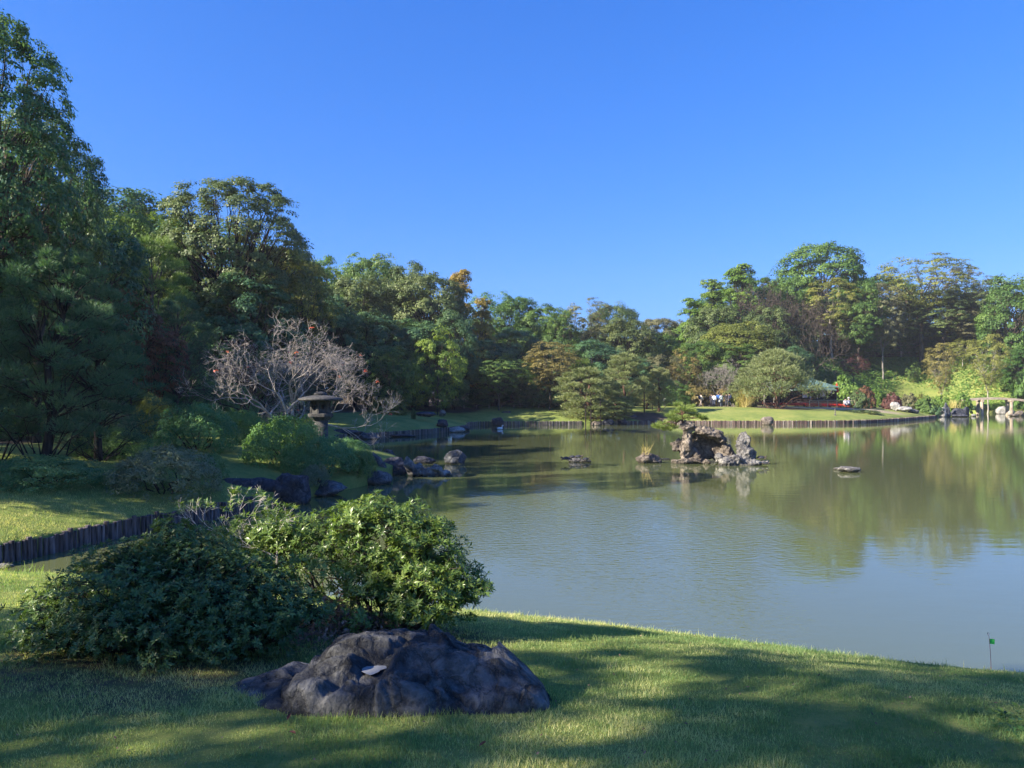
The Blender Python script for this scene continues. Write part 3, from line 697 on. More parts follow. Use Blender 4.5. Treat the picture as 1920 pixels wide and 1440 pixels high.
# ------------------------------------------------------------------ wood on the far left shore
L1 = [  # px, top, depth, width, kind, leaf, label
    (600, 487, 108, 130, 'round', 'leaf_bright', 'pale green treetop just right of the domed tree'),
    (655, 480, 110, 130, 'airy', 'leaf_bright', 'light olive treetop, highest of the left far wood'),
    (705, 484, 106, 130, 'round', 'leaf_green', 'mid green treetop right of the highest one in the left far wood'),
    (590, 545, 92, 120, 'round', 'leaf_oak', 'brownish olive rounded tree behind the bare tree'),
    (665, 520, 94, 160, 'full', 'leaf_oak', 'broad olive tree above the bare tree'),
    (755, 495, 104, 120, 'round', 'leaf_oak', 'olive tree with a rounded top in the left far wood'),
    (800, 515, 96, 170, 'round', 'leaf_oak', 'large olive tree with dark limbs left of the golden ginkgo'),
    (725, 540, 98, 150, 'full', 'leaf_oak', 'olive tree in the middle of the left far wood'),
    (862, 508, 108, 80, 'ginkgo', 'leaf_ginkgo', 'golden ginkgo whose top stands against the sky'),
    (905, 560, 100, 70, 'ginkgo', 'leaf_ginkgo', 'lower golden ginkgo with hanging yellow foliage'),
    (925, 548, 118, 100, 'airy', 'leaf_green', 'pale green treetop right of the golden ginkgo'),
    (965, 560, 120, 90, 'round', 'leaf_green', 'green tree right of the lower ginkgo'),
    (1015, 572, 118, 110, 'round', 'leaf_green', 'dark topped tree in the middle distance above the orange maple'),
    (1050, 585, 112, 90, 'full', 'leaf_green', 'green tree behind the orange maple'),
    (1090, 560, 116, 110, 'airy', 'leaf_brown', 'thin brownish tree with visible trunk behind the shore pines'),
    (1150, 572, 122, 110, 'round', 'leaf_oak', 'rounded grey green tree left of the gap in the skyline'),
    (1178, 600, 114, 130, 'full', 'leaf_oak', 'low domed olive tree just left of the skyline gap'),
    (1240, 598, 150, 100, 'round', 'leaf_brown', 'distant pale tree in the skyline gap'),
    (1235, 625, 116, 90, 'full', 'leaf_green', 'glossy green tree below the skyline gap'),
    (700, 590, 84, 150, 'full', 'leaf_dark', 'dark evergreen right of the bare tree'),
    (620, 560, 80, 120, 'full', 'leaf_dark', 'dark evergreen behind the bare tree crown'),
    (775, 600, 88, 150, 'full', 'leaf_dark', 'dark evergreen in the centre of the shaded wood'),
    (850, 585, 90, 110, 'full', 'leaf_dark', 'dark evergreen below the golden ginkgo'),
    (735, 650, 76, 100, 'small', 'leaf_green', 'small sunlit green tree catching light in the shaded wood'),
    (820, 612, 82, 55, 'small', 'leaf_bright', 'bright green tree lit by a gap in the shaded wood'),
    (905, 640, 96, 130, 'full', 'leaf_dark', 'dark evergreen above the shaded hut'),
    (960, 615, 104, 130, 'full', 'leaf_dark', 'dark evergreen behind the shaded hut'),
    (1020, 640, 102, 120, 'full', 'leaf_dark', 'dark evergreen behind the orange maple'),
    (1110, 640, 104, 130, 'full', 'leaf_dark', 'dark evergreen behind the leaning shore pine'),
    (1190, 670, 104, 120, 'full', 'leaf_dark', 'dark evergreen behind the tall shore pine'),
    (830, 690, 86, 90, 'maple', 'leaf_green', 'low spreading maple in shade beside the lawn point'),
    (935, 665, 90, 130, 'maple', 'leaf_green', 'shaded maple hanging over the roof of the hut'),
    (870, 640, 112, 60, 'airy', 'leaf_yellow', 'yellow lit foliage seen through the shaded wood'),
]
for a in L1: tree('broadleaf_tree' if a[4] not in ('ginkgo', 'maple') else a[4] + '_tree', *a, barkm='bark_dark' if 'dark' in a[5] or 'oak' in a[5] else 'bark')
tree('maple_tree', 1032, 640, 91, 118, 'maple', 'leaf_orange', 'orange tinged maple with a tall forked trunk on the shaded lawn', 'bark', rz=2.0)
tree('broadleaf_tree', 1020, 680, 95, 110, 'small', 'leaf_dark', 'small dark tree behind the orange maple trunk')

# ------------------------------------------------------------------ pines along the far shore
tree('pine_tree', 1092, 673, 94, 75, 'pine', 'needle_bright', 'bright green pine behind the leaning shore pine', 'bark_pine')
def leaning(px, top, depth, width, lab, leafm='needle', tilt=0, base_px=None, **k):
    return tree('pine_tree', px, top, depth, width, 'pine', leafm, lab, 'bark_pine', tilt=tilt, **k)
leaning(1108, 690, 84.5, 125, 'broad pine leaning over the pond on props', rz=.3, base=-.1)
leaning(1172, 662, 87.5, 92, 'tall shore pine with a straw mat round its trunk', rz=1.1)
leaning(1152, 745, 84.6, 80, 'low pads of pine hanging over the stake wall', rz=1.9, base=.2)
leaning(1236, 690, 90, 62, 'smaller grey green pine right of the tall shore pine')
leaning(1212, 715, 93, 50, 'youngest pine between two prop poles')
leaning(1062, 700, 92, 70, 'shaded green pine at the foot of the orange maple', 'needle_dark')
tree('pine_tree', 1456, 656, 97, 155, 'pine_spread', 'needle', 'widest spreading pine in front of the teahouse', 'bark_pine', rz=.8)
tree('pine_tree', 1395, 690, 100, 70, 'pine', 'needle', 'pine left of the spreading pine', 'bark_pine')
# straw mat on the tall pine, wooden props
def prop(px, Y, top, base_z, lab, lean=0.0):
    x = X_(px, Y); b = MB(); b.tube([(0, 0, 0), (lean, 0, Z_(top, Y) - base_z)], [.07, .06], 6)
    b.tube([(lean - .25, 0, Z_(top, Y) - base_z), (lean + .25, 0, Z_(top, Y) - base_z)], [.05, .05], 5)
    o = b.build('pine_prop', M['bark_dark']); o.location = (x, Y, base_z); tag(o, lab, 'prop', 'props under the shore pines'); return o
prop(1098, 82.4, 752, -.4, 'left wooden prop standing in the water under the leaning pine')
prop(1108, 81.9, 735, -.4, 'thick wooden prop in the water, middle of the leaning pine')
prop(1126, 82.2, 748, -.4, 'right wooden prop in the water under the leaning pine')
prop(1208, 88, 705, hz(X_(1208, 88), 88) - .1, 'tall thin prop right of the straw wrapped pine')
prop(1223, 92, 722, hz(X_(1223, 92), 92) - .1, 'short prop beside the youngest pine')
bm = MB(); bm.tube([(0, 0, 0), (.12, 0, .9)], [.42, .40], 12); o = bm.build('straw_mat', M['straw'])
o.location = (X_(1166, 86.8), 86.8, Z_(757, 86.8)); tag(o, 'yellow straw mat wrapped round the tall shore pine', 'straw mat')

# ------------------------------------------------------------------ the hill on the right
R1 = [
    (1300, 560, 128, 90, 'ginkgo', 'leaf_bright', 'bright green ginkgo at the left end of the hill'),
    (1335, 525, 134, 100, 'ginkgo', 'leaf_bright', 'second bright green ginkgo from the left on the hill'),
    (1385, 498, 142, 120, 'ginkgo', 'leaf_bright', 'highest bright green ginkgo on the hill'),
    (1425, 514, 150, 100, 'round', 'leaf_green', 'green tree right of the highest ginkgo'),
    (1540, 459, 160, 170, 'round', 'leaf_green', 'big dome shaped green tree topping the hill'),
    (1490, 522, 156, 100, 'round', 'leaf_green', 'green tree left below the dome shaped one'),
    (1610, 530, 150, 100, 'round', 'leaf_green', 'dark green tree between the dome and the wide olive tree'),
    (1728, 474, 155, 190, 'airy', 'leaf_yellow', 'wide thin crowned olive tree on the skyline'),
    (1800, 500, 158, 110, 'airy', 'leaf_brown', 'greyish thin tree on the skyline right of the wide olive tree'),
    (1850, 517, 152, 130, 'airy', 'leaf_oak', 'pale feathery tree on the right skyline'),
    (1905, 515, 138, 130, 'full', 'leaf_green', 'dense green tree cut by the right edge'),
    (1560, 522, 151, 115, 'tall', 'leaf_yellow', 'tall yellow green tree with pale forked trunk above the teahouse'),
    (1655, 532, 150, 80, 'tall', 'leaf_brown', 'slender tree with white trunk and brownish crown'),
    (1690, 560, 158, 100, 'tall', 'leaf_oak', 'olive tree right of the white trunk'),
    (1770, 545, 154, 120, 'tall', 'leaf_oak', 'olive maple on the upper slope'),
    (1820, 565, 153, 110, 'maple', 'leaf_brown', 'reddish brown tree on the upper slope at the right'),
    (1385, 606, 118, 150, 'round', 'leaf_yellow', 'orange olive tree at the foot of the hill'),
    (1340, 575, 126, 120, 'full', 'leaf_oak', 'greyish olive tree under the ginkgos'),
    (1310, 640, 112, 100, 'full', 'leaf_green', 'mid green tree behind the shrubs left of the strollers'),
    (1375, 645, 112, 120, 'full', 'leaf_green', 'bushy green tree behind the dead branched tree'),
    (1285, 655, 108, 80, 'small', 'leaf_orange', 'brownish maple right of the skyline gap'),
    (1245, 665, 104, 80, 'small', 'leaf_brown', 'brownish small tree behind the shore pines'),
    (1440, 575, 130, 110, 'full', 'leaf_oak', 'tree with olive foliage in the middle of the hill'),
    (1485, 610, 134, 110, 'full', 'leaf_oak', 'olive tree above the spreading pine'),
    (1430, 640, 124, 100, 'full', 'leaf_dark', 'dark tree behind the spreading pine'),
    (1490, 650, 122, 70, 'full', 'leaf_dark', 'dark tree left of the pale forked trunk'),
    (1610, 600, 157, 120, 'full', 'leaf_dark', 'dark tree between the forked and the white trunk'),
    (1690, 600, 162, 120, 'full', 'leaf_dark', 'dark tree in the hollow right of the white trunk'),
    (1760, 605, 164, 130, 'full', 'leaf_dark', 'dark tree behind the little orange maple'),
    (1830, 612, 163, 120, 'full', 'leaf_dark', 'dark tree behind the yellow green maple'),
    (1712, 678, 150, 24, 'small', 'leaf_green', 'small green tree on the grassy slope'),
    (1765, 644, 129, 62, 'maple', 'leaf_orange', 'little orange maple with a pale forked stem on the slope'),
    (1805, 634, 150, 60, 'maple', 'leaf_yellow', 'thin maple with a pale leaning stem'),
    (1852, 628, 128, 84, 'maple', 'leaf_yellow', 'yellow green maple above the bridge'),
    (1935, 640, 134, 100, 'full', 'leaf_green', 'leafy green tree at the right end of the bridge'),
    (1600, 665, 134, 60, 'maple', 'leaf_red', 'dark red maple on the slope behind the teahouse'),
    (1340, 700, 108, 90, 'small', 'leaf_oak', 'grey olive small tree behind the strollers'),
    (1270, 715, 98, 60, 'small', 'leaf_green', 'small green tree near the tall prop pole'),
]
pale = ('white trunk', 'pale forked', 'pale leaning', 'little orange', 'above the bridge')
for a in R1:
    lab = a[6]
    tree('broadleaf_tree' if a[4] not in ('ginkgo', 'maple') else a[4] + '_tree', *a, barkm='bark_pale' if any(k in lab for k in pale) else 'bark')
tree('bare_tree', 1440, 524, 134, 90, 'bare_far', 'leaf_brown', 'leafless grey tree on the hill below the highest ginkgo', 'bark')
tree('bare_tree', 1498, 562, 131, 60, 'bare_far', 'leaf_brown', 'leafless pinkish tree right of the grey one', 'bark')
tree('bare_tree', 1352, 678, 104, 110, 'bare_far', 'leaf_brown', 'nearly bare twiggy tree behind the strollers', 'bark_pale')
# a wood behind the first rows closes the view
for px, top, dp, w, lab in [(640, 540, 125, 200, 'behind the treetops right of the domed tree'), (760, 560, 125, 200, 'behind the olive trees of the left far wood'), (900, 600, 135, 180, 'behind the golden ginkgos'),
        (1010, 610, 140, 180, 'behind the orange tinged maple and its wood'), (1120, 620, 140, 170, 'behind the thin brownish tree'), (1200, 640, 135, 160, 'left of the skyline gap'), (1290, 610, 150, 150, 'right of the skyline gap'),
        (1380, 540, 160, 170, 'behind the bright ginkgos'), (1460, 540, 165, 160, 'behind the leafless grey tree'), (1640, 520, 176, 170, 'between dome and wide olive tree'), (1880, 540, 165, 190, 'behind the feathery tree at the right'),
        (520, 600, 95, 200, 'far behind the bare tree'), (1560, 560, 165, 180, 'behind the tall yellow green tree'), (1780, 560, 176, 170, 'behind the upper slope'),
        (1620, 610, 182, 170, 'low behind the white trunk'), (1700, 620, 185, 170, 'low behind the hollow of the slope'), (1850, 620, 185, 170, 'low behind the yellow green maple')]:
    tree('broadleaf_tree', px, top, dp, w, 'full', 'leaf_green', 'dense back row tree ' + lab, group='back row of the wood')

# ------------------------------------------------------------------ trees left of and behind the eye: they shade the near lawn
sa, ca = math.sin(SUN_AZ), math.cos(SUN_AZ)
def from_sun(tt, u): return (-sa * tt - ca * u, ca * tt - sa * u)
SHADE = [(2.4, 15, 13, 4.5, 'tall'), (-4.0, 16, 12.5, 4.6, 'tall'), (7.4, 13.5, 8.0, 2.3, 'round'), (-10, 15, 12, 4.4, 'full'),
         (25.6, 17, 11.5, 3.8, 'tall'), (32, 20, 13, 4.0, 'round'), (41, 25, 14, 4.2, 'round'), (23.0, 11, 8.5, 3.0, 'round')]
for tt, u, H_, R_, kd in SHADE:
    x, y = from_sun(tt, u); i = _k.get(kd, 0); H, R = LIB[kd][i % len(LIB[kd])][2:]
    put_plant('broadleaf_tree', kd, x, y, hz(x, y), R_ / R, H_ / H, 'leaf_green', 'bark', 'shade tree beside the lawn, left of the frame', 'tree', 'shade trees left of the lawn')
for x, y, H_, R_ in [(-31, 34, 17, 6.5), (-36, 46, 18, 7), (-40, 60, 20, 8), (-38, 74, 20, 8), (-44, 86, 20, 8), (-28, 70, 17, 6.5), (-27, 84, 17, 6.5), (-46, 40, 14, 4.5)]:
    i = _k.get('full', 0)
    H, R = LIB['full'][i % 3][2:]; put_plant('broadleaf_tree', 'full', x, y, hz(x, y), R_ / R, H_ / H, 'leaf_dark', 'bark', 'dark evergreen deep in the wood on the left', 'tree', 'evergreens deep in the left wood')

# ------------------------------------------------------------------ bare crape myrtle trees
bm_, lm_ = gen_bare(5.0, 4.9, 5, 3, 7, .115, leafn=26, twig=.0065)
def bare(px, depth, sc, label, me, lm, mt, rz=0, lmat='leaf_rust', sz=1):
    x = X_(px, depth); o = thing('bare_tree', label, 'tree', (x, depth, hz(x, depth) - .1), rz)
    o.scale = (sc, sc, sc * sz)
    link('branches', me, M[mt], o)
    if lm: link('leaves', lm, M['leaf_red_orange'], o)
    return o
M['leaf_red_orange'] = leaf_mat("leaf_red_orange", (0.25, 0.06, 0.03), (0.45, 0.12, 0.05), (0.60, 0.22, 0.08), 0.35)
BARE = bare(540, 37, .9, 'leafless pale twisted tree with a few red leaves behind the stone lantern', bm_, lm_, 'bark_bare', .6, sz=1.04)
bm2, _x = gen_bare(4.4, 3.4, 5, 11, 6, .08)
bare(478, 39, .95, 'grey leafless shrub tree in shade left of the pale twisted tree', bm2, None, 'bark', 1.0)

# ------------------------------------------------------------------ azalea mounds on the left bank
for a in [
    (75, 852, 20.0, 215, 'azalea', 'low dark azalea mound at the left edge above the lit lawn'),
    (-15, 865, 19.0, 120, 'azalea', 'dark azalea mound cut off by the left edge'),
    (215, 803, 25.5, 150, 'azalea_mid', 'round dark green azalea between two lawns'),
    (312, 836, 21.0, 205, 'azalea_grey', 'grey green azalea mound with tawny tips nearest the stake wall'),
    (395, 850, 23.5, 60, 'azalea', 'small dark bush behind the grey green mound'),
    (368, 756, 28.5, 150, 'azalea', 'tall dark azalea mound in the middle of the left bank'),
    (287, 742, 32.0, 80, 'leaf_yellow', 'yellow topped bush catching the light behind the azaleas'),
    (170, 748, 30.0, 170, 'azalea_grey', 'brownish dark azalea under the pines'),
    (60, 756, 31.0, 190, 'azalea_mid', 'dark bush under the pines at the left'),
    (455, 768, 32.0, 110, 'azalea_mid', 'dark azalea below the bare tree'),
    (535, 778, 27.5, 160, 'azalea_mid', 'azalea mound with sunlit yellow green top left of the lantern'),
    (605, 818, 27.2, 130, 'azalea', 'dark green azalea in front of the stone lantern'),
    (560, 838, 26.6, 90, 'azalea_mid', 'low dark azalea on the edge of the mound lawn'),
    (655, 822, 29.5, 90, 'azalea', 'small dark azalea at the tip of the left bank'),
    (678, 845, 28.4, 62, 'azalea_big', 'bright yellow green little bush on the shore rocks'),
    (590, 870, 25.6, 60, 'azalea_grey', 'thin weedy bush beside the dark shore rock'),
    (230, 770, 33.0, 120, 'azalea', 'dark bush between the brownish azalea and the yellow topped bush'),
    (430, 720, 44.0, 130, 'azalea', 'dark bush behind the grey leafless shrub tree'),
    (350, 690, 46.0, 160, 'azalea', 'dark thicket under the slim shaded pine'),
]: bush(*a)
for a in [
    (725, 745, 74, 70, 'leaf_yellow', 'sparse sunlit bush at the top of the lawn point'),
    (775, 765, 70, 10, 'leaf_oak', 'tiny sapling on the lawn point'),
    (1000, 752, 98, 110, 'leaf_dark', 'clipped hedge mound beside the shaded hut'),
    (890, 748, 96, 60, 'leaf_dark', 'dark shrub left of the shaded hut'),
    (1298, 722, 103, 90, 'leaf_orange', 'brownish red shrub behind the lawn left of the strollers'),
    (1268, 735, 101, 60, 'leaf_green', 'green shrub left of the brownish red one'),
    (1348, 722, 106, 80, 'leaf_orange', 'brownish shrub behind the strollers'),
    (1392, 728, 100, 50, 'leaf_yellow', 'pampas like yellow green clump left of the spreading pine'),
    (1612, 768, 95, 75, 'leaf_oak', 'low wide shrub on the far lawn near the stone post'),
    (1608, 732, 104, 44, 'leaf_oak', 'olive shrub right of the seated couple'),
    (1620, 724, 108, 44, 'leaf_rust', 'rust red shrub right of the teahouse'),
    (1672, 736, 107, 38, 'leaf_red', 'dark red low shrub behind the far lawn'),
    (1705, 737, 110, 40, 'leaf_brown', 'tawny shrub right of the dark red low one'),
    (1730, 739, 113, 36, 'leaf_yellow', 'yellowish shrub behind the tawny one'),
    (1642, 730, 113, 40, 'leaf_bright', 'bright green shrub above the dark red low one'),
    (1585, 705, 114, 70, 'leaf_bright', 'bright green shrub behind the teahouse roof'),
    (1738, 743, 108, 44, 'leaf_green', 'broad leaved green shrub at the end of the far lawn'),
    (1748, 757, 107.5, 40, 'leaf_dark', 'dark shrub over the last stakes of the far wall'),
    (1765, 741, 121, 44, 'leaf_bright', 'light green shrub left of the bridge'),
    (1800, 738, 119, 45, 'leaf_bright', 'light green shrub above the dark shore rocks'),
    (1872, 756, 133, 40, 'leaf_bright', 'green shrub seen under the bridge'),
    (1845, 758, 135, 50, 'leaf_dark', 'dark shrub behind the bridge piers'),
    (1930, 690, 127, 60, 'leaf_green', 'green shrub over the right end of the bridge'),
]: bush(*a, kind='bush_far', name='shrub')

# ------------------------------------------------------------------ bamboo grass over the hill slope
def scatter_cover():
    n = 150000
    x = rng.uniform(36, 125, n); y = rng.uniform(106, 162, n); d = shore_dist(x, y)
    k = (d > np.where(x > 62, 2.5, 10) + 2 * vnoise(x, y, 4, 9)) & (np.abs(x / y) < .72) & (path_mask(x, y) < .3) & ~((y < 112) & (x < 52)); x = x[k]; y = y[k]; d = d[k]
    z = height(x, y, d) + rng.random(len(x)) * .35
    nrm = unit(rdir(len(x)) * .7 + np.array([-.1, -.3, .9]))
    v, f = leaf_quads(np.stack([x, y, z], 1), nrm, .5 + .3 * rng.random(len(x)), .22)
    vv = np.repeat(np.clip(vnoise(x, y, 5, 12) * .8 + rng.random(len(x)) * .4 - .1, 0, 1), 4)
    o = link('ground_cover', np_mesh('ground_cover', v, f, {"v": vv}), M['cover']); o["kind"] = 'stuff'
scatter_cover()

# ------------------------------------------------------------------ grass blades near the eye
def blades(n, xr, yr, w0, h0, mat, name, cond=None, dens=None):
    # even on the ground, thinning with distance
    a = rng.uniform(xr[0], xr[1], n); y = yr[0] * (yr[1] / yr[0]) ** rng.random(n) if dens is None else rng.uniform(*yr, n)
    x = a * y; d = shore_dist(x, y); k = d > .0
    if cond is not None: k &= cond(x, y)
    x = x[k]; y = y[k]; d = d[k]; z = height(x, y, d) - .005
    s = np.maximum(1, y / 7)[:, None]
    th = rng.random(len(x)) * 6.283; hgt = h0 * (.35 + 1.15 * rng.random((len(x), 1)) ** 1.6) * (1 + 1.1 * (vnoise(x, y, .22, 21)[:, None] - .5) + .6 * (vnoise(x, y, .9, 22)[:, None] - .5))
    side = np.stack([np.cos(th), np.sin(th), np.zeros(len(x))], 1) * w0 * s * (.7 + .6 * rng.random((len(x), 1)))
    lean = rng.normal(size=(len(x), 3)) * .45; lean[:, 2] = 1; lean = unit(lean)
    c = np.stack([x, y, z], 1)
    V = np.stack([c - side / 2, c + side / 2, c + lean * hgt], 1).reshape(-1, 3)
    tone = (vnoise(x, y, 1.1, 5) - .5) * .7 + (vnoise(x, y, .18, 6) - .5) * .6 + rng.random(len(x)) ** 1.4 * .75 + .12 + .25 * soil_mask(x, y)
    o = link(name, np_mesh(name, V, np.arange(len(V)).reshape(-1, 3), {"v": np.repeat(np.clip(tone, 0, 1), 3)}), M[mat]); o["kind"] = 'stuff'
    return o
def lawn_ok(x, y):
    s = soil_mask(x, y); k = rng.random(len(x)) > s * .55
    k &= ~((((x + .86) / .95) ** 2 + ((y - 5.5) / .36) ** 2) < 1)
    return k & (y < 14) & (x > -9.5)
blades(470000, (-.74, .74), (2.9, 13.2), .0055, .036, 'grass_blade', 'grass', lawn_ok)
def edge_grass():
    n = 26000; u = rng.random(n); k = rng.integers(0, ns, n); k = k[(SA[k, 1] < 14) & (SA[k, 0] > -9) & (SA[k, 0] < 9)]; n = len(k); u = rng.random(n)
    L_ = np.hypot(*(SB[k] - SA[k]).T); kk = rng.random(n) < L_ / L_.max(); k = k[kk]; u = u[kk]; n = len(k)
    p_ = SA[k] + (SB[k] - SA[k]) * u[:, None]; ab = SB[k] - SA[k]; nn = np.stack([ab[:, 1], -ab[:, 0]], 1) / np.hypot(ab[:, 0], ab[:, 1])[:, None] * sgn
    off = rng.uniform(0, .10, n); p_ = p_ + nn * off[:, None]
    z = np.full(n, .395) + off * .2; c = np.stack([p_[:, 0], p_[:, 1], z], 1); out_ = np.stack([-nn[:, 0], -nn[:, 1], 0 * z], 1)
    ln = unit(out_ * (.2 + rng.random((n, 1)) * 1.3) + np.array([0, 0, .8]) + rng.normal(size=(n, 3)) * .35); h_ = (.04 + .07 * rng.random((n, 1)) ** 2)
    th = rng.random(n) * 6.28; sd = np.stack([np.cos(th), np.sin(th), 0 * th], 1) * .008
    V = np.stack([c - sd / 2, c + sd / 2, c + ln * h_], 1).reshape(-1, 3)
    o = link('edge_grass', np_mesh('edge_grass', V, np.arange(len(V)).reshape(-1, 3), {"v": np.repeat(.3 + .7 * rng.random(n), 3)}), M['grass_blade']); o["kind"] = 'stuff'
edge_grass()
blades(90000, (-.74, -.30), (14.5, 24), .0045, .05, 'grass_blade', 'grass', lambda x, y: (soil_mask(x, y) < .5) & (x < -7.2))



def fallen_leaves():
    n = 420; y = rng.uniform(3.2, 10.5, n); x = rng.uniform(-.7, .7, n) * y; d = shore_dist(x, y); k = d > .15; x = x[k]; y = y[k]; d = d[k]; n = len(x)
    z = height(x, y, d) + .02 + rng.random(n) * .02
    v, f = leaf_quads(np.stack([x, y, z], 1), unit(rdir(n) * .6 + np.array([0, 0, .9])), .028 * (.5 + .8 * rng.random(n)), .013)
    o = link('fallen_leaves', np_mesh('fallen_leaves', v, f, {"v": np.repeat(rng.random(n), 4)}), M['litter']); o["kind"] = 'stuff'
fallen_leaves()
# ------------------------------------------------------------------ stake walls along the water
def near_i(p): return int(((shore - np.array(p)) ** 2).sum(1).argmin())
def shore_run(a, b, step):
    "points every 'step' metres along the shore from a to b, with the inland normal"
    i, j = near_i(a), near_i(b); dirn = 1 if (j - i) % ns < (i - j) % ns else -1
    idx = [i]
    while idx[-1] != j: idx.append((idx[-1] + dirn) % ns)
    pts = shore[idx]; seg = np.hypot(*(pts[1:] - pts[:-1]).T); L = np.concatenate([[0], np.cumsum(seg)]); o = []
    for s in np.arange(0, L[-1], step):
        k = min(len(seg) - 1, int(np.searchsorted(L, s, side='right') - 1)); u = (s - L[k]) / seg[k]
        p = pts[k] * (1 - u) + pts[k + 1] * u; tdir = (pts[k + 1] - pts[k]) / seg[k]
        o.append((p[0], p[1], math.atan2(tdir[1], tdir[0])))
    return o
def stake_mesh(r, h, seed, n=7):
    rr = random.Random(seed); b = MB(); k = 4
    prof = []
    for i in range(k + 1):
        z = -.45 + (h + .45) * i / k; prof.append((r * (1 + rr.uniform(-.06, .06)), z))
    prof.append((r * .82, h + .012))
    b.lathe(prof, n); return b.mesh("stake")
SM = [stake_mesh(.062 + .010 * (i % 3 - 1), .36 + .022 * (i % 5), i) for i in range(8)]
for s_ in SM: s_.materials.append(M['stake'])
w1 = shore_run((-11.2, 14.0), (-7.6, 22.2), .125)
sw = thing('stake_wall', 'row of upright weathered wooden stakes holding the near left lawn edge', 'stake wall', (w1[0][0], w1[0][1], 0))
for i, (x, y, a) in enumerate(w1):
    d = (random.uniform(-.012, .012), random.uniform(-.012, .012))
    o = bpy.data.objects.new("stake", SM[random.randrange(8)]); COL.objects.link(o); o.parent = sw
    o.location = (x + d[0] - w1[0][0], y + d[1] - w1[0][1], random.uniform(-.015, .01)); o.rotation_euler = (random.uniform(-.02, .02), random.uniform(-.02, .02), random.uniform(0, 6.28))
def far_wall(name, lab, a, b_, step, r, h, mat):
    run = shore_run(a, b_, step); mb = MB(); hh = []
    for i, (x, y, ang) in enumerate(run):
        rr = r * random.uniform(.75, 1.1); z = h + random.uniform(-.03, .03); n0 = len(mb.v)
        mb.lathe([(rr, -.3), (rr, z), (rr * .7, z + .015)], 6, (x + random.uniform(-.02, .02), y + random.uniform(-.02, .02)))
        hh += [random.random()] * (len(mb.v) - n0)
    x0, y0 = run[0][:2]
    o = thing(name, lab, 'stake wall', (x0, y0, 0))
    mb.v = [(v[0] - x0, v[1] - y0, v[2]) for v in mb.v]
    me = mb.mesh("stakes"); at = me.attributes.new("v", 'FLOAT', 'POINT'); at.data.foreach_set("value", np.array(hh, dtype=np.float32))
    c = link("stakes", me, mat, o); c["kind"] = 'stuff'; return o
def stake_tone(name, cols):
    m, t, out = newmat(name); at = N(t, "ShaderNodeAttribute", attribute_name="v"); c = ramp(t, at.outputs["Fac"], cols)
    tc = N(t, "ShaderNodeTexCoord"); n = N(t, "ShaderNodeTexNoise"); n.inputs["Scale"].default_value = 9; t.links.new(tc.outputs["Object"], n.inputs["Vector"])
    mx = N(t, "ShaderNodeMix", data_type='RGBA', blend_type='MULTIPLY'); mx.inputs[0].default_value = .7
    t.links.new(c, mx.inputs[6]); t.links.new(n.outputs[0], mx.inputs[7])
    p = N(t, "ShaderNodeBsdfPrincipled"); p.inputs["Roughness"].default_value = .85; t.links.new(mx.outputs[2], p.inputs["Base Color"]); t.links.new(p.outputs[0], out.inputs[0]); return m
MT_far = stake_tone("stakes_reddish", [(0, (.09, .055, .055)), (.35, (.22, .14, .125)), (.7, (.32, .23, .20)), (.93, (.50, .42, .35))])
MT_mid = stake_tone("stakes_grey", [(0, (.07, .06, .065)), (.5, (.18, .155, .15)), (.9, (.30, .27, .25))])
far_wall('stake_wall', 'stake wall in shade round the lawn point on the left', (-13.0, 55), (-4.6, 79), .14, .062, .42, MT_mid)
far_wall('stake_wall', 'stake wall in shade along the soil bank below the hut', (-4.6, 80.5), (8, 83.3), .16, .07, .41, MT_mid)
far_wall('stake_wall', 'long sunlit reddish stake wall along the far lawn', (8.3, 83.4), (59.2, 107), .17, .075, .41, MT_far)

# ------------------------------------------------------------------ rocks
def rock_geo(size, seed, cuts=9, sub=4, rough=.16, fine=.05, sharp=.62, squash=0.0):
    "a craggy block: a ball cut by planes, then roughened"
    rg = np.random.default_rng(seed); bm = bmesh.new(); bmesh.ops.create_icosphere(bm, subdivisions=sub, radius=1)
    V = np.array([v.co[:] for v in bm.verts]); Fc = np.array([[v.index for v in f.verts] for f in bm.faces]); bm.free()
    pl = unit(rg.normal(size=(cuts, 3)) * np.array([1, 1, .8]))
    for n_ in pl:
        h = sharp + .3 * rg.random(); dd = V @ n_; ex = np.maximum(0, dd - h); V = V - np.outer(ex * .92, n_)
    off = np.array([seed * 3.1, seed * 1.7, 0])
    nn = unit(V); out_ = np.empty(len(V))
    for i, v in enumerate(V):
        q = Vector(v * 1.5 + off); out_[i] = (noise.fractal(q, .9, 2.1, 4) * rough + (noise.ridged_multi_fractal(Vector(v * 2.4 + off), 1.0, 2.0, 4, 1.0, 2.0) - 1.2) * rough * .35
                                               + noise.noise(Vector(v * 9 + off)) * fine)
    V = V + nn * out_[:, None]
    return V * np.array(size), Fc
def rock(px, py, wpx, hpx, label, mat, seed, depth=None, dy=.7, name='shore_rock', cuts=9, sub=4, sink=.25, base=0.0, sharp=.62, rough=.16, group=None, rot=None):
    "a rock wpx wide and hpx high whose foot meets level 'base' at row py"
    Y = depth if depth else (CH - base) * F / (py - HZ); x = X_(px, Y); w_ = wpx * Y / F / 2; h_ = hpx * Y / F
    tot = h_ * (1 + sink); V, Fc = rock_geo((w_ * 1.08, w_ * dy, tot / 2 * 1.05), seed, cuts, sub, rough, .04, sharp)
    if rot: c_, s_ = math.cos(rot), math.sin(rot); V = V @ np.array([[c_, s_, 0], [-s_, c_, 0], [0, 0, 1]])
    V[:, 2] += h_ - V[:, 2].max()
    o = link(name, np_mesh(name, V, Fc, smooth=True), M[mat]); o.location = (x, Y, base); return tag(o, label, 'rock', group)
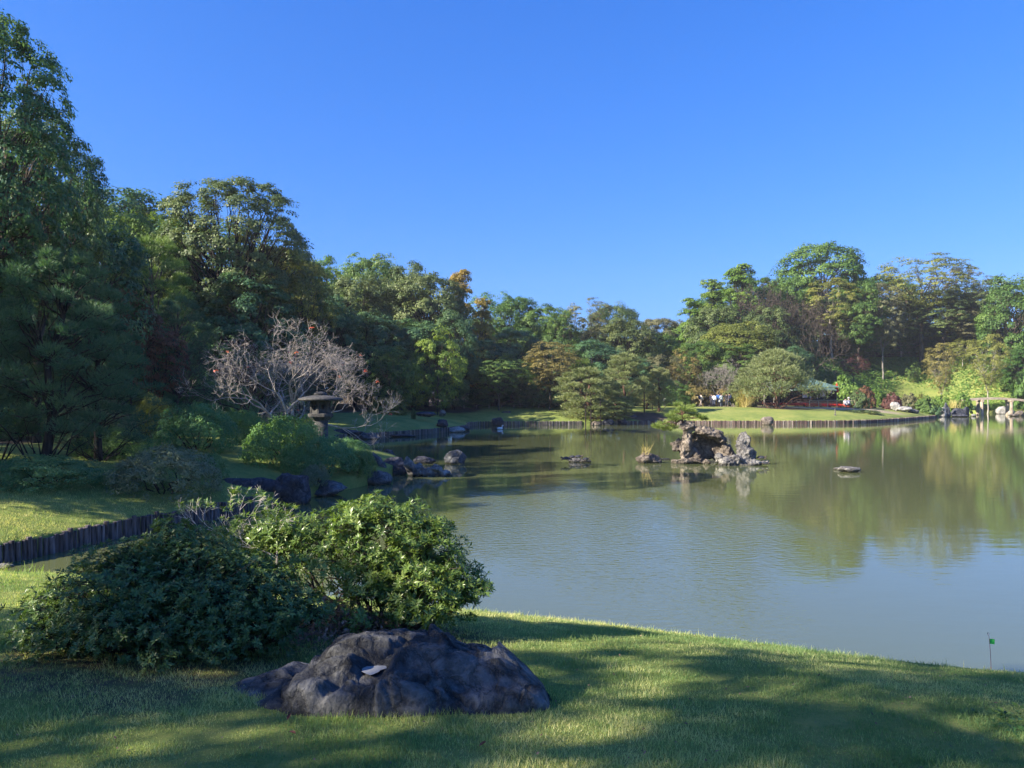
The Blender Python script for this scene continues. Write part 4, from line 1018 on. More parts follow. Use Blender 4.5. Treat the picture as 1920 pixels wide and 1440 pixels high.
# rocks of the left bank and its tip
rock(85, 816, 150, 22, 'long blue grey rock under the pines at the left', 'rock_blue', 1, depth=31, base=1.25, name='garden_rock')
rock(5, 815, 40, 26, 'pale topped rock at the left edge beside the blue grey one', 'rock_grey', 2, depth=30, base=1.3, name='garden_rock')
rock(470, 942, 150, 58, 'wide dark rock face below the mound lawn', 'rock_dark', 3, depth=23.6, dy=.5, base=-.1)
rock(545, 944, 70, 64, 'dark rounded boulder right of the wide rock face', 'rock_dark', 4, depth=23.8, dy=.8, base=-.1)
rock(415, 925, 60, 44, 'dark boulder left of the wide rock face', 'rock_dark', 24, depth=23.4, dy=.8, base=.1)
rock(610, 928, 78, 28, 'flat layered blue slab at the water below the azaleas', 'rock_blue', 5, dy=.8, sharp=.5)
rock(655, 905, 52, 40, 'dark block between flat slab and rounded rock', 'rock_dark', 6, dy=.7)
rock(705, 907, 58, 26, 'smooth rounded blue rock with a flat base in the water', 'rock_blue', 7, dy=.75, cuts=5, rough=.08, sharp=.75)
rock(707, 888, 34, 50, 'tall blue standing rock at the tip of the left bank', 'rock_blue', 8, depth=31, dy=.8)
rock(740, 892, 50, 32, 'dark shaded rock right of the tall blue one', 'rock_dark', 9, depth=32.5, dy=.8)
rock(728, 862, 22, 22, 'small grey rock behind the tall blue one', 'rock_blue', 10, depth=39)
rock(795, 869, 38, 14, 'low dark rock lying in the water behind the white one', 'rock_dark', 11, cuts=5)
rock(807, 866, 20, 7, 'small flat pale rock in the water', 'rock_grey', 12, dy=.6)
rock(857, 869, 44, 26, 'conical dark rock standing in the water with a pale foot', 'rock_blue', 13, dy=.85, sharp=.55, cuts=11)
# the pale pitted rock: a leaning horn on the left and a long body
def voxel_join(parts, vox, name, disp=.05, freq=3.0, seed=0):
    vv = []; ff = []; n0 = 0
    for V, Fc in parts: vv.append(V); ff.append(Fc + n0); n0 += len(V)
    me = np_mesh("tmp", np.concatenate(vv), np.concatenate(ff)); o = bpy.data.objects.new("tmp", me); COL.objects.link(o)
    md = o.modifiers.new("r", 'REMESH'); md.mode = 'VOXEL'; md.voxel_size = vox
    dg = bpy.context.evaluated_depsgraph_get(); ev = o.evaluated_get(dg); m2 = bpy.data.meshes.new_from_object(ev)
    bpy.data.objects.remove(o)
    n = len(m2.vertices); co = np.empty(n * 3, np.float32); m2.vertices.foreach_get("co", co); co = co.reshape(-1, 3)
    no = np.empty(n * 3, np.float32); m2.vertex_normals.foreach_get("vector", no); no = no.reshape(-1, 3)
    d = np.array([noise.fractal(Vector(c * freq) + Vector((seed, 0, 0)), .8, 2.1, 4) * .8 - abs(noise.noise(Vector(c * freq * 1.9) + Vector((0, seed, 0)))) * 1.1 for c in co])
    co = co + no * (d * disp)[:, None]; m2.vertices.foreach_set("co", co.ravel()); m2.update(); m2.name = name
    m2.polygons.foreach_set("use_smooth", [True] * len(m2.polygons)); return m2
def blob(c, size, seed, rot=(0, 0, 0), **k):
    V, Fc = rock_geo(size, seed, sub=3, **k)
    R = np.array(Matrix.Rotation(rot[2], 3, 'Z') @ Matrix.Rotation(rot[1], 3, 'Y') @ Matrix.Rotation(rot[0], 3, 'X'))
    return V @ R.T + np.array(c), Fc
Yr = 31.8; px2 = lambda px: (px - 800) * Yr / F; pz = lambda py: Z_(py, Yr)
parts = [blob((px2(769), 0, pz(878)), (.24, .26, .52), 31, (0, -.35, 0)), blob((px2(785), 0, pz(884)), (.36, .34, .34), 32), blob((px2(808), .05, pz(889)), (.42, .36, .28), 33),
         blob((px2(818), 0, pz(879)), (.26, .25, .22), 34), blob((px2(834), 0, pz(891)), (.36, .33, .20), 35), blob((px2(800), 0, pz(898)), (.7, .3, .2), 36)]
o = link('pitted_rock', voxel_join(parts, .035, 'pitted_rock', .07, 3.2, 3), M['rock_grey']); o.location = (X_(800, Yr), Yr, 0)
tag(o, 'pale pitted rock with a horn on its left, in the water off the left bank', 'rock')
# the island: an arching hollow rock
Yi = 37.5; qx = lambda px: (px - 1320) * Yi / F; qz = lambda py: Z_(py, Yi)
parts = [
    blob((qx(1288), 0, qz(838)), (.36, .42, .95), 41, (0, .06, 0)),                    # left column
    blob((qx(1292), .05, qz(800)), (.38, .45, .34), 42),                               # head knob
    blob((qx(1271), .35, qz(835)), (.34, .35, .36), 43, (0, .7, 0)),                   # dark wing on the left
    blob((qx(1330), .10, qz(811)), (.95, .62, .30), 44, (0, .30, 0)),                  # roof
    blob((qx(1350), .0, qz(822)), (.40, .42, .22), 45, (0, .5, 0)),
    blob((qx(1318), .70, qz(842)), (1.15, .26, .80), 46), blob((qx(1352), .55, qz(845)), (.55, .3, .6), 52),                               # rear wall
    blob((qx(1364), .15, qz(848)), (.34, .45, .60), 47, (0, -.35, 0)), blob((qx(1376), .25, qz(858)), (.35, .35, .35), 53),                 # right leg
    blob((qx(1310), .15, qz(856)), (.30, .40, .5), 48, (0, -.6, 0)),                   # inner slope
    blob((qx(1275), -.1, qz(866)), (.62, .45, .22), 49), blob((qx(1300), -.1, qz(866)), (.5, .4, .2), 50),
    blob((qx(1322), -.35, qz(867)), (.22, .25, .20), 51)]
o = link('cave_rock', voxel_join(parts, .045, 'cave_rock', .10, 2.4, 7), M['rock_tan']); o.location = (X_(1320, Yi), Yi, 0)
tag(o, 'tall hollow arching tan rock forming the cave of the pond island', 'rock'); CAVE = o
Ys = 36.6; qx = lambda px: (px - 1390) * Ys / F; qz = lambda py: Z_(py, Ys)
parts = [blob((qx(1398), .3, qz(840)), (.44, .36, .80), 61, (0, .12, 0)), blob((qx(1404), .3, qz(854)), (.54, .45, .48), 62), blob((qx(1380), .1, qz(862)), (.62, .5, .30), 63),
         blob((qx(1362), -.1, qz(868)), (.45, .4, .28), 64), blob((qx(1410), .1, qz(868)), (.55, .4, .2), 65), blob((qx(1350), .2, qz(860)), (.22, .3, .3), 66),
         blob((qx(1340), -.4, qz(876)), (.42, .3, .14), 67), blob((qx(1368), -.3, qz(876)), (.5, .3, .16), 68), blob((qx(1428), .1, qz(866)), (.45, .2, .10), 69), blob((qx(1395), -.1, qz(872)), (.5, .3, .2), 70)]
o = link('standing_rock', voxel_join(parts, .04, 'standing_rock', .09, 2.8, 11), M['rock_grey']); o.location = (X_(1390, Ys), Ys, 0)
tag(o, 'upright pointed grey rock with a low rubble foot at the right end of the island', 'rock')
rock(1216, 868, 46, 20, 'small boulder with dry grass on top left of the island', 'rock_tan', 71, sharp=.55)
rock(1246, 862, 22, 3, 'flat stone awash between the small boulder and the island', 'rock_dark', 72)
rock(1080, 866, 26, 8, 'low rock with basking turtles in the open water', 'rock_grey', 73)
rock(1098, 867, 20, 5, 'smaller flat rock right of the turtle rock', 'rock_grey', 74)
rock(1591, 885, 40, 11, 'low flat grey stone at the right of the island', 'rock_grey', 75)
rock(1571, 881, 16, 5, 'small flat stone left of the low grey one', 'rock_grey', 76)
rock(1607, 881, 12, 5, 'smallest stone right of the low grey one', 'rock_white', 77)
# far shore
rock(798, 779, 34, 9, 'dark low rock on the upper lawn of the left point', 'rock_dark', 80, depth=70, base=1.35, name='garden_rock')
rock(833, 785, 24, 11, 'dark pointed rock on the lower lawn of the left point', 'rock_dark', 81, depth=68.5, base=.9, name='garden_rock', sharp=.5) if False else None
rock(828, 801, 24, 14, 'dark slanting rock near the stakes of the left point', 'rock_dark', 82, depth=67.5, base=.5, name='garden_rock')
rock(829, 778, 13, 10, 'grey round stone at the crest of the left point', 'rock_grey', 83, depth=74, base=1.35, name='garden_rock')
rock(857, 811, 27, 11, 'pale rock at the tip of the left point', 'rock_white', 84, depth=67.5)
rock(870, 806, 20, 8, 'dark stone behind the pale rock at the tip', 'rock_dark', 85, depth=71)
rock(690, 820, 50, 12, 'flat blue slab by the shaded stakes', 'rock_blue', 86, depth=57.5, dy=.4)
rock(652, 812, 60, 12, 'dark layered slab behind the lantern', 'rock_dark', 87, depth=57.5, base=.3)
rock(752, 820, 56, 5, 'low weedy rocks in front of the shaded stakes', 'rock_dark', 88, depth=60.5, dy=.3)
rock(934, 790, 22, 16, 'dark boulder in the shaded stake wall', 'rock_dark', 89, depth=82)
rock(950, 782, 18, 10, 'dark boulder on the soil bank under the hut', 'rock_dark', 90, depth=88, base=.8, name='garden_rock')
rock(937, 776, 8, 5, 'little white topped stone on the soil bank', 'rock_white', 91, depth=89, base=1.0, name='garden_rock')
rock(1438, 796, 24, 16, 'yellowish boulder breaking the sunlit stake wall', 'rock_tan', 92, depth=83.6, dy=.7, cuts=5)
rock(1118, 797, 20, 8, 'brown rock at the foot of the leaning pine', 'rock_tan', 93, depth=82.2)
rock(1140, 796, 22, 12, 'dark brown rock under the low pine pads', 'rock_dark', 94, depth=82.6)
rock(1166, 790, 18, 14, 'dark rock at the foot of the tall shore pine', 'rock_dark', 95, depth=84)
rock(1180, 778, 26, 10, 'root mound rock by the tall shore pine', 'rock_dark', 96, depth=86.5, base=.6, name='garden_rock')
rock(1678, 760, 18, 13, 'white craggy rock at the head of the rock spine on the lawn', 'rock_white', 97, depth=104, base=1.35, sharp=.5, name='garden_rock')
rock(1697, 763, 26, 7, 'white long rock, second of the spine on the lawn', 'rock_white', 98, depth=103.5, base=1.2, name='garden_rock')
rock(1714, 768, 22, 6, 'pale rock at the lower end of the spine on the lawn', 'rock_grey', 99, depth=104, base=.9, name='garden_rock')
rock(1774, 780, 16, 27, 'tall dark standing stone at the stream mouth', 'rock_blue', 100, depth=113, sharp=.5)
rock(1768, 780, 12, 18, 'pale stone leaning on the tall dark standing stone', 'rock_white', 101, depth=112)
rock(1796, 781, 22, 16, 'dark round rock right of the standing stone', 'rock_dark', 102, depth=114)
rock(1810, 780, 16, 18, 'dark pointed rock near the left bridge pier', 'rock_dark', 103, depth=116)
rock(1800, 783, 30, 5, 'flat dark rock at the water line near the bridge', 'rock_dark', 104, depth=112.5)
rock(1825, 782, 8, 5, 'little white stone beside the left bridge pier', 'rock_white', 105, depth=114)
rock(1880, 774, 22, 15, 'large pale boulder seen between the bridge piers', 'rock_white', 106, depth=128)
rock(1897, 778, 12, 10, 'pale boulder right of the right bridge pier', 'rock_white', 107, depth=121)
rock(1912, 781, 20, 10, 'tan boulder at the right edge below the bridge', 'rock_tan', 108, depth=117.5)
rock(1900, 782, 16, 5, 'flat tan stone at the water below the bridge', 'rock_tan', 109, depth=115)
rock(6, 1063, 34, 10, 'pale flat stone in the corner of the inlet', 'rock_grey', 110, depth=14.3, base=.15, dy=.8)

# ------------------------------------------------------------------ turtles and birds
def turtle(px, py, Y, lab, rz=0.0, s=1.0):
    o = thing('turtle', lab, 'turtle', (X_(px, Y), Y, Z_(py, Y)), rz, 'turtles basking on the rocks'); o.scale = (s, s, s)
    b = MB(); b.lathe([(.02, -.02), (.13, -.01), (.14, .02), (.11, .06), (.06, .09), (.01, .10)], 12); sh = b.build('shell', M['rock_dark'], o, True); sh.scale = (1.25, .95, 1)
    b = MB(); b.tube([(.13, 0, .02), (.19, 0, .05), (.23, 0, .065), (.26, 0, .06)], [.03, .026, .032, .012], 7); b.build('head', M['bark'], o, True)
    b = MB()
    for sx, sy in ((.1, .1), (.1, -.1), (-.12, .09), (-.12, -.09)): b.tube([(sx, sy, .01), (sx * 1.4, sy * 1.6, -.02)], [.03, .022], 6)
    b.build('legs', M['bark'], o, True); return o
turtle(1062, 861, 37.3, 'dark turtle rearing its head at the left end of the turtle rock', 2.6, 1.25)
turtle(1073, 857.5, 38.4, 'pale backed turtle on top of the turtle rock, left one', .4)
turtle(1084, 857.0, 38.4, 'pale backed turtle on top of the turtle rock, right one', .2, 1.1)
turtle(1098, 861.5, 38.0, 'turtle on the smaller flat rock', .7)
turtle(1427, 859, 36.8, 'turtle basking on the low tail of the island', .2, 1.2)
turtle(1436, 869, 35.8, 'small turtle half in the water past the island tail', 0, .8)
b = MB(); b.lathe([(.02, -.06), (.16, -.02), (.20, .05), (.15, .14), (.05, .17)], 12)
o = thing('duck', 'small white and grey duck swimming before the shaded bank', 'duck', (X_(937, 73), 73, .04), .5)
d_ = b.build('body', M['white'], o, True); d_.scale = (1.7, .9, 1)
b = MB(); b.tube([(.22, 0, .1), (.27, 0, .25), (.30, 0, .32), (.37, 0, .33), (.43, 0, .32)], [.07, .05, .075, .05, .012], 8); b.build('head', M['white'], o, True)
b = MB(); b.tube([(-.3, 0, .1), (-.42, 0, .16)], [.09, .02], 7); b.build('tail', M['bark'], o, True)
b = MB(); b.box(-.09, .09, -.09, .09, -.1, .12); b.tube([(0, 0, .12), (0, 0, .62)], [.06, .05], 8); b.lathe([(.05, .6), (.13, .64), (.12, .70), (.04, .76)], 10)
o = b.build('stone_post', M['rock_grey']); yy = 88.5; o.location = (X_(1566, yy), yy, hz(X_(1566, yy), yy)); tag(o, 'small grey stone post standing alone on the far lawn', 'post')

# ------------------------------------------------------------------ stone lantern
Yl = 30.0; xl = X_(601, Yl); u = Yl / F
LT = thing('stone_lantern', 'large dark stone lantern with a wide umbrella roof among the azaleas', 'stone lantern', (xl, Yl, 1.0))
zr = lambda py: Z_(py, Yl) - 1.0
b = MB(); b.lathe([(.34, -.1), (.31, .3), (.29, zr(786))], 14); b.build('shaft', M['stone_lantern'], LT, True)
b = MB(); b.lathe([(.33, zr(788)), (.47, zr(782)), (.50, zr(781)), (.50, zr(776)), (.44, zr(775))], 6); b.build('platform', M['stone_lantern'], LT)
fb = MB(); z0, z1 = zr(775), zr(752)
for k in range(6):     # hexagonal firebox of corner piers and walls with openings
    a0 = math.pi / 6 + k * math.pi / 3; a1 = a0 + math.pi / 3; R_ = .38
    p0 = Vector((R_ * math.cos(a0), R_ * math.sin(a0), 0)); p1 = Vector((R_ * math.cos(a1), R_ * math.sin(a1), 0))
    n_ = Vector((math.cos((a0 + a1) / 2), math.sin((a0 + a1) / 2), 0))
    fb.tube([p0 * .93 + Vector((0, 0, z0)), p0 * .93 + Vector((0, 0, z1))], [.055, .055], 6)
    # wall with a round hole, as a ring of quads
    c_ = (p0 + p1) / 2 + Vector((0, 0, (z0 + z1) / 2)); tx = (p1 - p0).normalized(); hw = (p1 - p0).length / 2 * .9; hh_ = (z1 - z0) / 2
    if k % 2 == 0: ri = .095
    else: ri = .13
    K = 16; outer = []; inner = []
    for q in range(K):
        t_ = 2 * math.pi * q / K; cx, sx = math.cos(t_), math.sin(t_); m_ = 1 / max(abs(cx), abs(sx))
        outer.append(c_ + tx * (cx * m_ * hw) + Vector((0, 0, sx * m_ * hh_))); inner.append(c_ + tx * (cx * ri) + Vector((0, 0, sx * ri)))
    vs = outer + inner + [v - n_ * .07 for v in inner]
    fs = [(q, (q + 1) % K, K + (q + 1) % K, K + q) for q in range(K)] + [(K + q, K + (q + 1) % K, 2 * K + (q + 1) % K, 2 * K + q) for q in range(K)]
    fb.add([tuple(v) for v in vs], fs)
fb.build('firebox', M['stone_lantern'], LT)
b = MB(); b.lathe([(.30, zr(752)), (.80, zr(751.5)), (.87, zr(749.5)), (.86, zr(747.5)), (.66, zr(744.5)), (.42, zr(742)), (.26, zr(741))], 24); b.build('roof', M['stone_lantern'], LT, True)
b = MB(); b.lathe([(.24, zr(742)), (.27, zr(740)), (.25, zr(737)), (.15, zr(735)), (.03, zr(734))], 16); b.build('finial', M['stone_lantern'], LT, True)
# small far stone lantern posts
Yq = 95; o = thing('stone_lantern', 'slim pale stone pillar in the dark beside the hut', 'stone lantern', (X_(975, Yq), Yq, hz(X_(975, Yq), Yq)))
b = MB(); b.tube([(0, 0, 0), (0, 0, .75)], [.15, .13], 8); b.build('shaft', M['rock_grey'], o); b = MB(); b.lathe([(.1, .75), (.3, .8), (.26, .9), (.08, 1.0)], 10); b.build('roof', M['rock_grey'], o)
Yq = 92; o = thing('garden_lantern', 'little white lantern post beside the straw wrapped pine', 'lantern', (X_(1150, Yq), Yq, hz(X_(1150, Yq), Yq)))
zb = Z_(754, Yq) - o.location[2]; zt = Z_(742, Yq) - o.location[2]
b = MB(); b.tube([(0, 0, -.1), (0, 0, zb)], [.04, .04], 6); b.build('post', M['bark_dark'], o)
b = MB(); b.box(-.13, .13, -.13, .13, zb, zb + (zt - zb) * .55); b.build('lamp_box', M['white'], o)
b = MB(); b.lathe([(.26, zb + (zt - zb) * .55), (.24, zb + (zt - zb) * .62), (.04, zt)], 4); b.build('roof', M['rock_grey'], o)

# ------------------------------------------------------------------ bridge
Yb = 121.0; xb0, xb1 = X_(1803, Yb), X_(1922, Yb); BR = thing('stone_bridge', 'arched bridge of long stone slabs over the stream mouth at the right', 'bridge', ((xb0 + xb1) / 2, Yb, 0))
cxb = (xb0 + xb1) / 2
def zarc(x):
    tt = (x - xb0) / (xb1 - xb0); return Z_(749.8, Yb) + (Z_(745, Yb) - Z_(749.8, Yb)) * math.sin(math.pi * min(1, max(0, .04 + tt * .92)) ** 1.0) ** .8
for k, (xa, xe, y0, y1) in enumerate([(xb0, xb0 + (xb1 - xb0) * .56, -.75, .02), (xb0 + (xb1 - xb0) * .44, xb1, .05, .82)]):
    b = MB(); n = 10; vs = []; fs = []
    for i in range(n + 1):
        x = xa + (xe - xa) * i / n; z = zarc(x); vs += [(x - cxb, y0, z - .34), (x - cxb, y1, z - .34), (x - cxb, y1, z), (x - cxb, y0, z)]
    for i in range(n):
        for q in range(4): fs.append((i * 4 + q, i * 4 + (q + 1) % 4, i * 4 + 4 + (q + 1) % 4, i * 4 + 4 + q))
    fs += [(3, 2, 1, 0), (n * 4, n * 4 + 1, n * 4 + 2, n * 4 + 3)]
    b.add(vs, fs); b.build('deck_slab', M['stone_slab'], BR)
for px in (1835, 1890):
    x = X_(px, Yb) - cxb; zt = zarc(X_(px, Yb)) - .36
    for yy in (-.85, .75):
        b = MB(); b.tube([(x + (.35 if yy > 0 else 0), yy, -.6), (x + (.35 if yy > 0 else 0), yy, zt - .25)], [.26, .24], 8); b.build('pier', M['stone_slab'], BR)
    b = MB(); b.tube([(x - .02, -1.15, zt - .12), (x + .35, 1.05, zt - .12)], [.2, .2], 8); b.build('crossbeam', M['stone_slab'], BR)

# ------------------------------------------------------------------ teahouse
Yt = 106.0; gz = 1.72
TH = thing('teahouse', 'dark wooden teahouse with green copper roofs behind the spreading pine', 'teahouse', (X_(1520, Yt), Yt, gz))
k_ = Yt / F; tx_ = lambda px: (px - 1520) * k_; tz = lambda py: Z_(py, Yt) - gz
def hip_roof(x0, x1, y0, y1, zl, zh, inset, mat, name='roof', ridge=None, th=.10, par=TH):
    ym = (y0 + y1) / 2; b = MB()
    ri = inset if ridge is None else ridge
    b.add([(x0, y0, zl), (x1, y0, zl), (x1, y1, zl), (x0, y1, zl), (x0 + ri, ym, zh), (x1 - ri, ym, zh),
           (x0, y0, zl - th), (x1, y0, zl - th), (x1, y1, zl - th), (x0, y1, zl - th)],
          [(0, 1, 5, 4), (2, 3, 4, 5), (1, 2, 5), (3, 0, 4), (0, 6, 7, 1), (1, 7, 8, 2), (2, 8, 9, 3), (3, 9, 6, 0), (6, 9, 8, 7)])
    return b.build(name, M[mat], par)
def wall_box(x0, x1, y0, y1, z0, z1, mat='wood_dark', name='wall', par=TH): b = MB(); b.box(x0, x1, y0, y1, z0, z1); return b.build(name, M[mat], par)
wall_box(tx_(1480), tx_(1567), 0, 4.6, -.2, tz(729)); wall_box(tx_(1408), tx_(1479.5), .4, 4.2, -.2, tz(733))
wall_box(tx_(1494), tx_(1572), -1.0, -.12, tz(757), tz(752.5), 'wood_dark', 'veranda')
hip_roof(tx_(1399), tx_(1482), -.9, 5.0, tz(731.5), tz(716), 2.0, 'copper_pale', 'roof')
hip_roof(tx_(1486), tx_(1563), -1.1, 1.2, tz(731), tz(724), .6, 'copper', 'eave_roof')
hip_roof(tx_(1484), tx_(1572), -.5, 5.6, tz(725.5), tz(710), 2.6, 'copper', 'roof')
b = MB(); b.tube([(tx_(1484) + 2.5, 2.55, tz(710) + .06), (tx_(1572) - 2.5, 2.55, tz(710) + .06)], [.13, .13], 6); b.build('ridge_cap', M['copper'], TH)
for p0, p1, y0, y1 in [(1503, 1514, 726, 746), (1536.5, 1548, 728.5, 745), (1549.5, 1560, 729, 738), (1517, 1521, 741, 748), (1530.5, 1534.5, 740, 748)]:
    o = wall_box(tx_(p0), tx_(p1), -.10, -.02, tz(y1), tz(y0), 'shoji', 'paper_screen')
    b = MB()
    for q in (0, 1): xx = tx_(p0) if q == 0 else tx_(p1); b.box(xx - .04, xx + .04, -.14, -.105, tz(y1), tz(y0))
    b.box(tx_(p0) + .04, tx_(p1) - .04, -.14, -.105, tz(y0) - .07, tz(y0)); b.box(tx_(p0) + .04, tx_(p1) - .04, -.14, -.105, tz(y1), tz(y1) + .07)
    b.build('screen_frame', M['wood_dark'], o)
for px in (1484, 1500, 1525, 1534, 1548.5, 1566): b = MB(); xx = tx_(px); b.box(xx - .07, xx + .07, -.22, -.10 - .001, -.1, tz(731)); b.build('post', M['wood_dark'], TH)
for px in (1412, 1430, 1448): b = MB(); xx = tx_(px); b.box(xx - .07, xx + .07, -.75, -.61, -.1, tz(733)); b.build('post', M['bark_pale'], TH)
wall_box(tx_(1548.5), tx_(1558), -.16, -.108, tz(727.8), tz(731), 'shoji', 'name_board')
# red felt benches in front
def bench(px, Y, w_, label, mat='red', rz=0.0):
    x = X_(px, Y); z = hz(x, Y); o = thing('bench', label, 'bench', (x, Y, z), rz, 'red felt benches before the teahouse')
    b = MB(); b.box(-w_ / 2, w_ / 2, -.45, .45, .40, .46); b.build('seat', M[mat], o)
    b = MB(); b.box(-w_ / 2 - .01, w_ / 2 + .01, -.47, -.455, .12, .465); b.build('felt_drape', M[mat], o)
    for sx in (-1, 1):
        for sy in (-1, 1): b = MB(); xx = sx * (w_ / 2 - .12); b.box(xx - .04, xx + .04, sy * .35 - .04, sy * .35 + .04, 0, .40); b.build('leg', M['wood_dark'], o)
    return o
for px, Y, w_, lab, mt in [(1438, 102, 1.1, 'orange red bench left of the spreading pine trunk', 'red_orange'), (1456, 103, 1.6, 'red bench half hidden by the spreading pine', 'red'), (1483, 103.6, 1.7, 'dark red bench right of the spreading pine trunk', 'red'),
                       (1503, 104, 1.5, 'red bench under the left paper screen', 'red'), (1517, 102.6, 1.3, 'orange red bench in front of the narrow screens', 'red_orange'), (1530, 103.2, 1.2, 'orange red bench below the tall paper screen', 'red_orange'),
                       (1546, 103.6, 1.4, 'red bench with a parcel on its end', 'red'), (1565, 103.6, 1.5, 'red bench at the right corner of the teahouse', 'red'), (1582, 103.9, 1.2, 'red bench on which the seated couple rests', 'red_orange'), (1600, 104.2, .9, 'short red bench at the right end of the row', 'red')]:
    bench(px, Y, w_, lab, mt, random.uniform(-.1, .1))
Yu = 107; xu = X_(1569, Yu); o = thing('parasol', 'closed red parasol standing at the right corner of the teahouse', 'parasol', (xu, Yu, hz(xu, Yu)))
zt = Z_(718, Yu) - hz(xu, Yu); zb = Z_(735, Yu) - hz(xu, Yu)
b = MB(); b.lathe([(.05, zb - .1), (.30, zb), (.26, zb + .3), (.18, (zb + zt) / 2), (.09, zt - .15), (.02, zt)], 8); b.build('canopy', M['red'], o)
b = MB(); b.tube([(0, 0, 0), (0, 0, zt + .1)], [.03, .03], 6); b.build('pole', M['wood_pale'], o)
# bamboo rail
Yf = 101.8; o = thing('bamboo_rail', 'low pale bamboo rail in front of the red benches', 'rail', (X_(1570, Yf), Yf, 0))
x0 = X_(1518, Yf) - o.location[0]; x1 = X_(1603, Yf) - o.location[0]
zg = lambda x: hz(x + o.location[0], Yf)
b = MB(); b.tube([(x0, 0, zg(x0) + .95), (0, 0, zg(0) + 1.0), (x1, 0, zg(x1) + 1.05)], [.045, .045, .045], 6); b.build('rail', M['wood_pale'], o)
for i in range(6): xx = x0 + (x1 - x0) * i / 5; b = MB(); b.tube([(xx, 0, zg(xx) - .1), (xx, 0, zg(xx) + 1.0)], [.05, .045], 6); b.build('post', M['wood_pale'], o)
def low_fence(pts, lab, hgt=.45, mat='bark_pale', step=1.3):
    x0, y0 = pts[0]; o = thing('low_fence', lab, 'fence', (x0, y0, 0)); prev = None
    for (ax, ay), (bx, by) in zip(pts[:-1], pts[1:]):
        L = math.hypot(bx - ax, by - ay); n = max(1, int(L / step))
        for i in range(n + 1):
            x = ax + (bx - ax) * i / n; y = ay + (by - ay) * i / n; z = hz(x, y)
            b = MB(); b.tube([(x - x0, y - y0, z - .1), (x - x0, y - y0, z + hgt)], [.06, .055], 6); b.build('post', M[mat], o)
            if prev: b = MB(); b.tube([prev, (x - x0, y - y0, z + hgt * .8)], [.025, .025], 5); b.build('rope', M['bark'], o)
            prev = (x - x0, y - y0, z + hgt * .8)
    return o
low_fence([(X_(1302, 100.5), 100.5), (X_(1330, 99.8), 99.8), (X_(1375, 99), 99)], 'low post and rope fence along the walk by the strollers', .4)
low_fence([(X_(1378, 100), 100), (X_(1391, 100), 100)], 'short pale picket fence right of the strollers', .9, 'bark_pale', .22)
low_fence([(X_(1640, 112), 112), (X_(1690, 113), 113), (X_(1780, 119), 119)], 'low post and rope fence at the foot of the grassy slope', .5)
low_fence([(X_(870, 92), 92), (X_(940, 94), 94), (X_(1010, 95), 95)], 'low post and rope fence before the shaded hut', .4)

# ------------------------------------------------------------------ shaded hut
Yh = 104; xh = X_(925, Yh); HT = thing('rest_hut', 'dark hut with a hipped bark roof deep in the shade', 'hut', (xh, Yh, hz(xh, Yh) - .05)); kh = Yh / F; zh_ = HT.location[2]
hx = lambda px: (px - 925) * kh; hzz = lambda py: Z_(py, Yh) - zh_
wall_box(hx(890), hx(932), 0, 4, -.2, hzz(740), par=HT); wall_box(hx(946), hx(958), 0, 4, -.2, hzz(740), par=HT); wall_box(hx(932) + .003, hx(946) - .003, 2.5, 4, -.2, hzz(740), par=HT)
hip_roof(hx(872), hx(968), -1.6, 5.6, hzz(738), hzz(722), 3.0, 'thatch', 'roof', par=HT)
for px in (884, 905, 925, 958): b = MB(); b.tube([(hx(px), -1.1, -.1), (hx(px), -1.1, hzz(739))], [.09, .09], 6); b.build('post', M['bark'], HT)
b = MB(); b.box(hx(934), hx(944), -.4, .2, .0, .9); b.build('bench', M['bark'], HT)
# ------------------------------------------------------------------ people
def skin_mesh(chains, name, sub=1):
    "chains: list of ([points], [radii]); each chain's points may start with an index of an earlier vertex"
    vs = []; es = []; rd = []; idx = {}
    for ch in chains:
        prev = None
        for p, r in ch:
            key = tuple(round(q, 4) for q in p)
            if key in idx: i = idx[key]
            else: i = len(vs); idx[key] = i; vs.append(p); rd.append(r)
            if prev is not None and prev != i: es.append((prev, i))
            prev = i
    me = bpy.data.meshes.new("tmp"); me.from_pydata(vs, es, []); o = bpy.data.objects.new("tmp", me); COL.objects.link(o)
    md = o.modifiers.new("s", 'SKIN'); md.use_smooth_shade = True
    for i, r in enumerate(rd):
        rr = r if isinstance(r, tuple) else (r, r)
        me.skin_vertices[0].data[i].radius = rr
    me.skin_vertices[0].data[0].use_root = True
    if sub: q = o.modifiers.new("u", 'SUBSURF'); q.levels = sub; q.render_levels = sub
    dg = bpy.context.evaluated_depsgraph_get(); m2 = bpy.data.meshes.new_from_object(o.evaluated_get(dg)); bpy.data.objects.remove(o); m2.name = name
    return m2
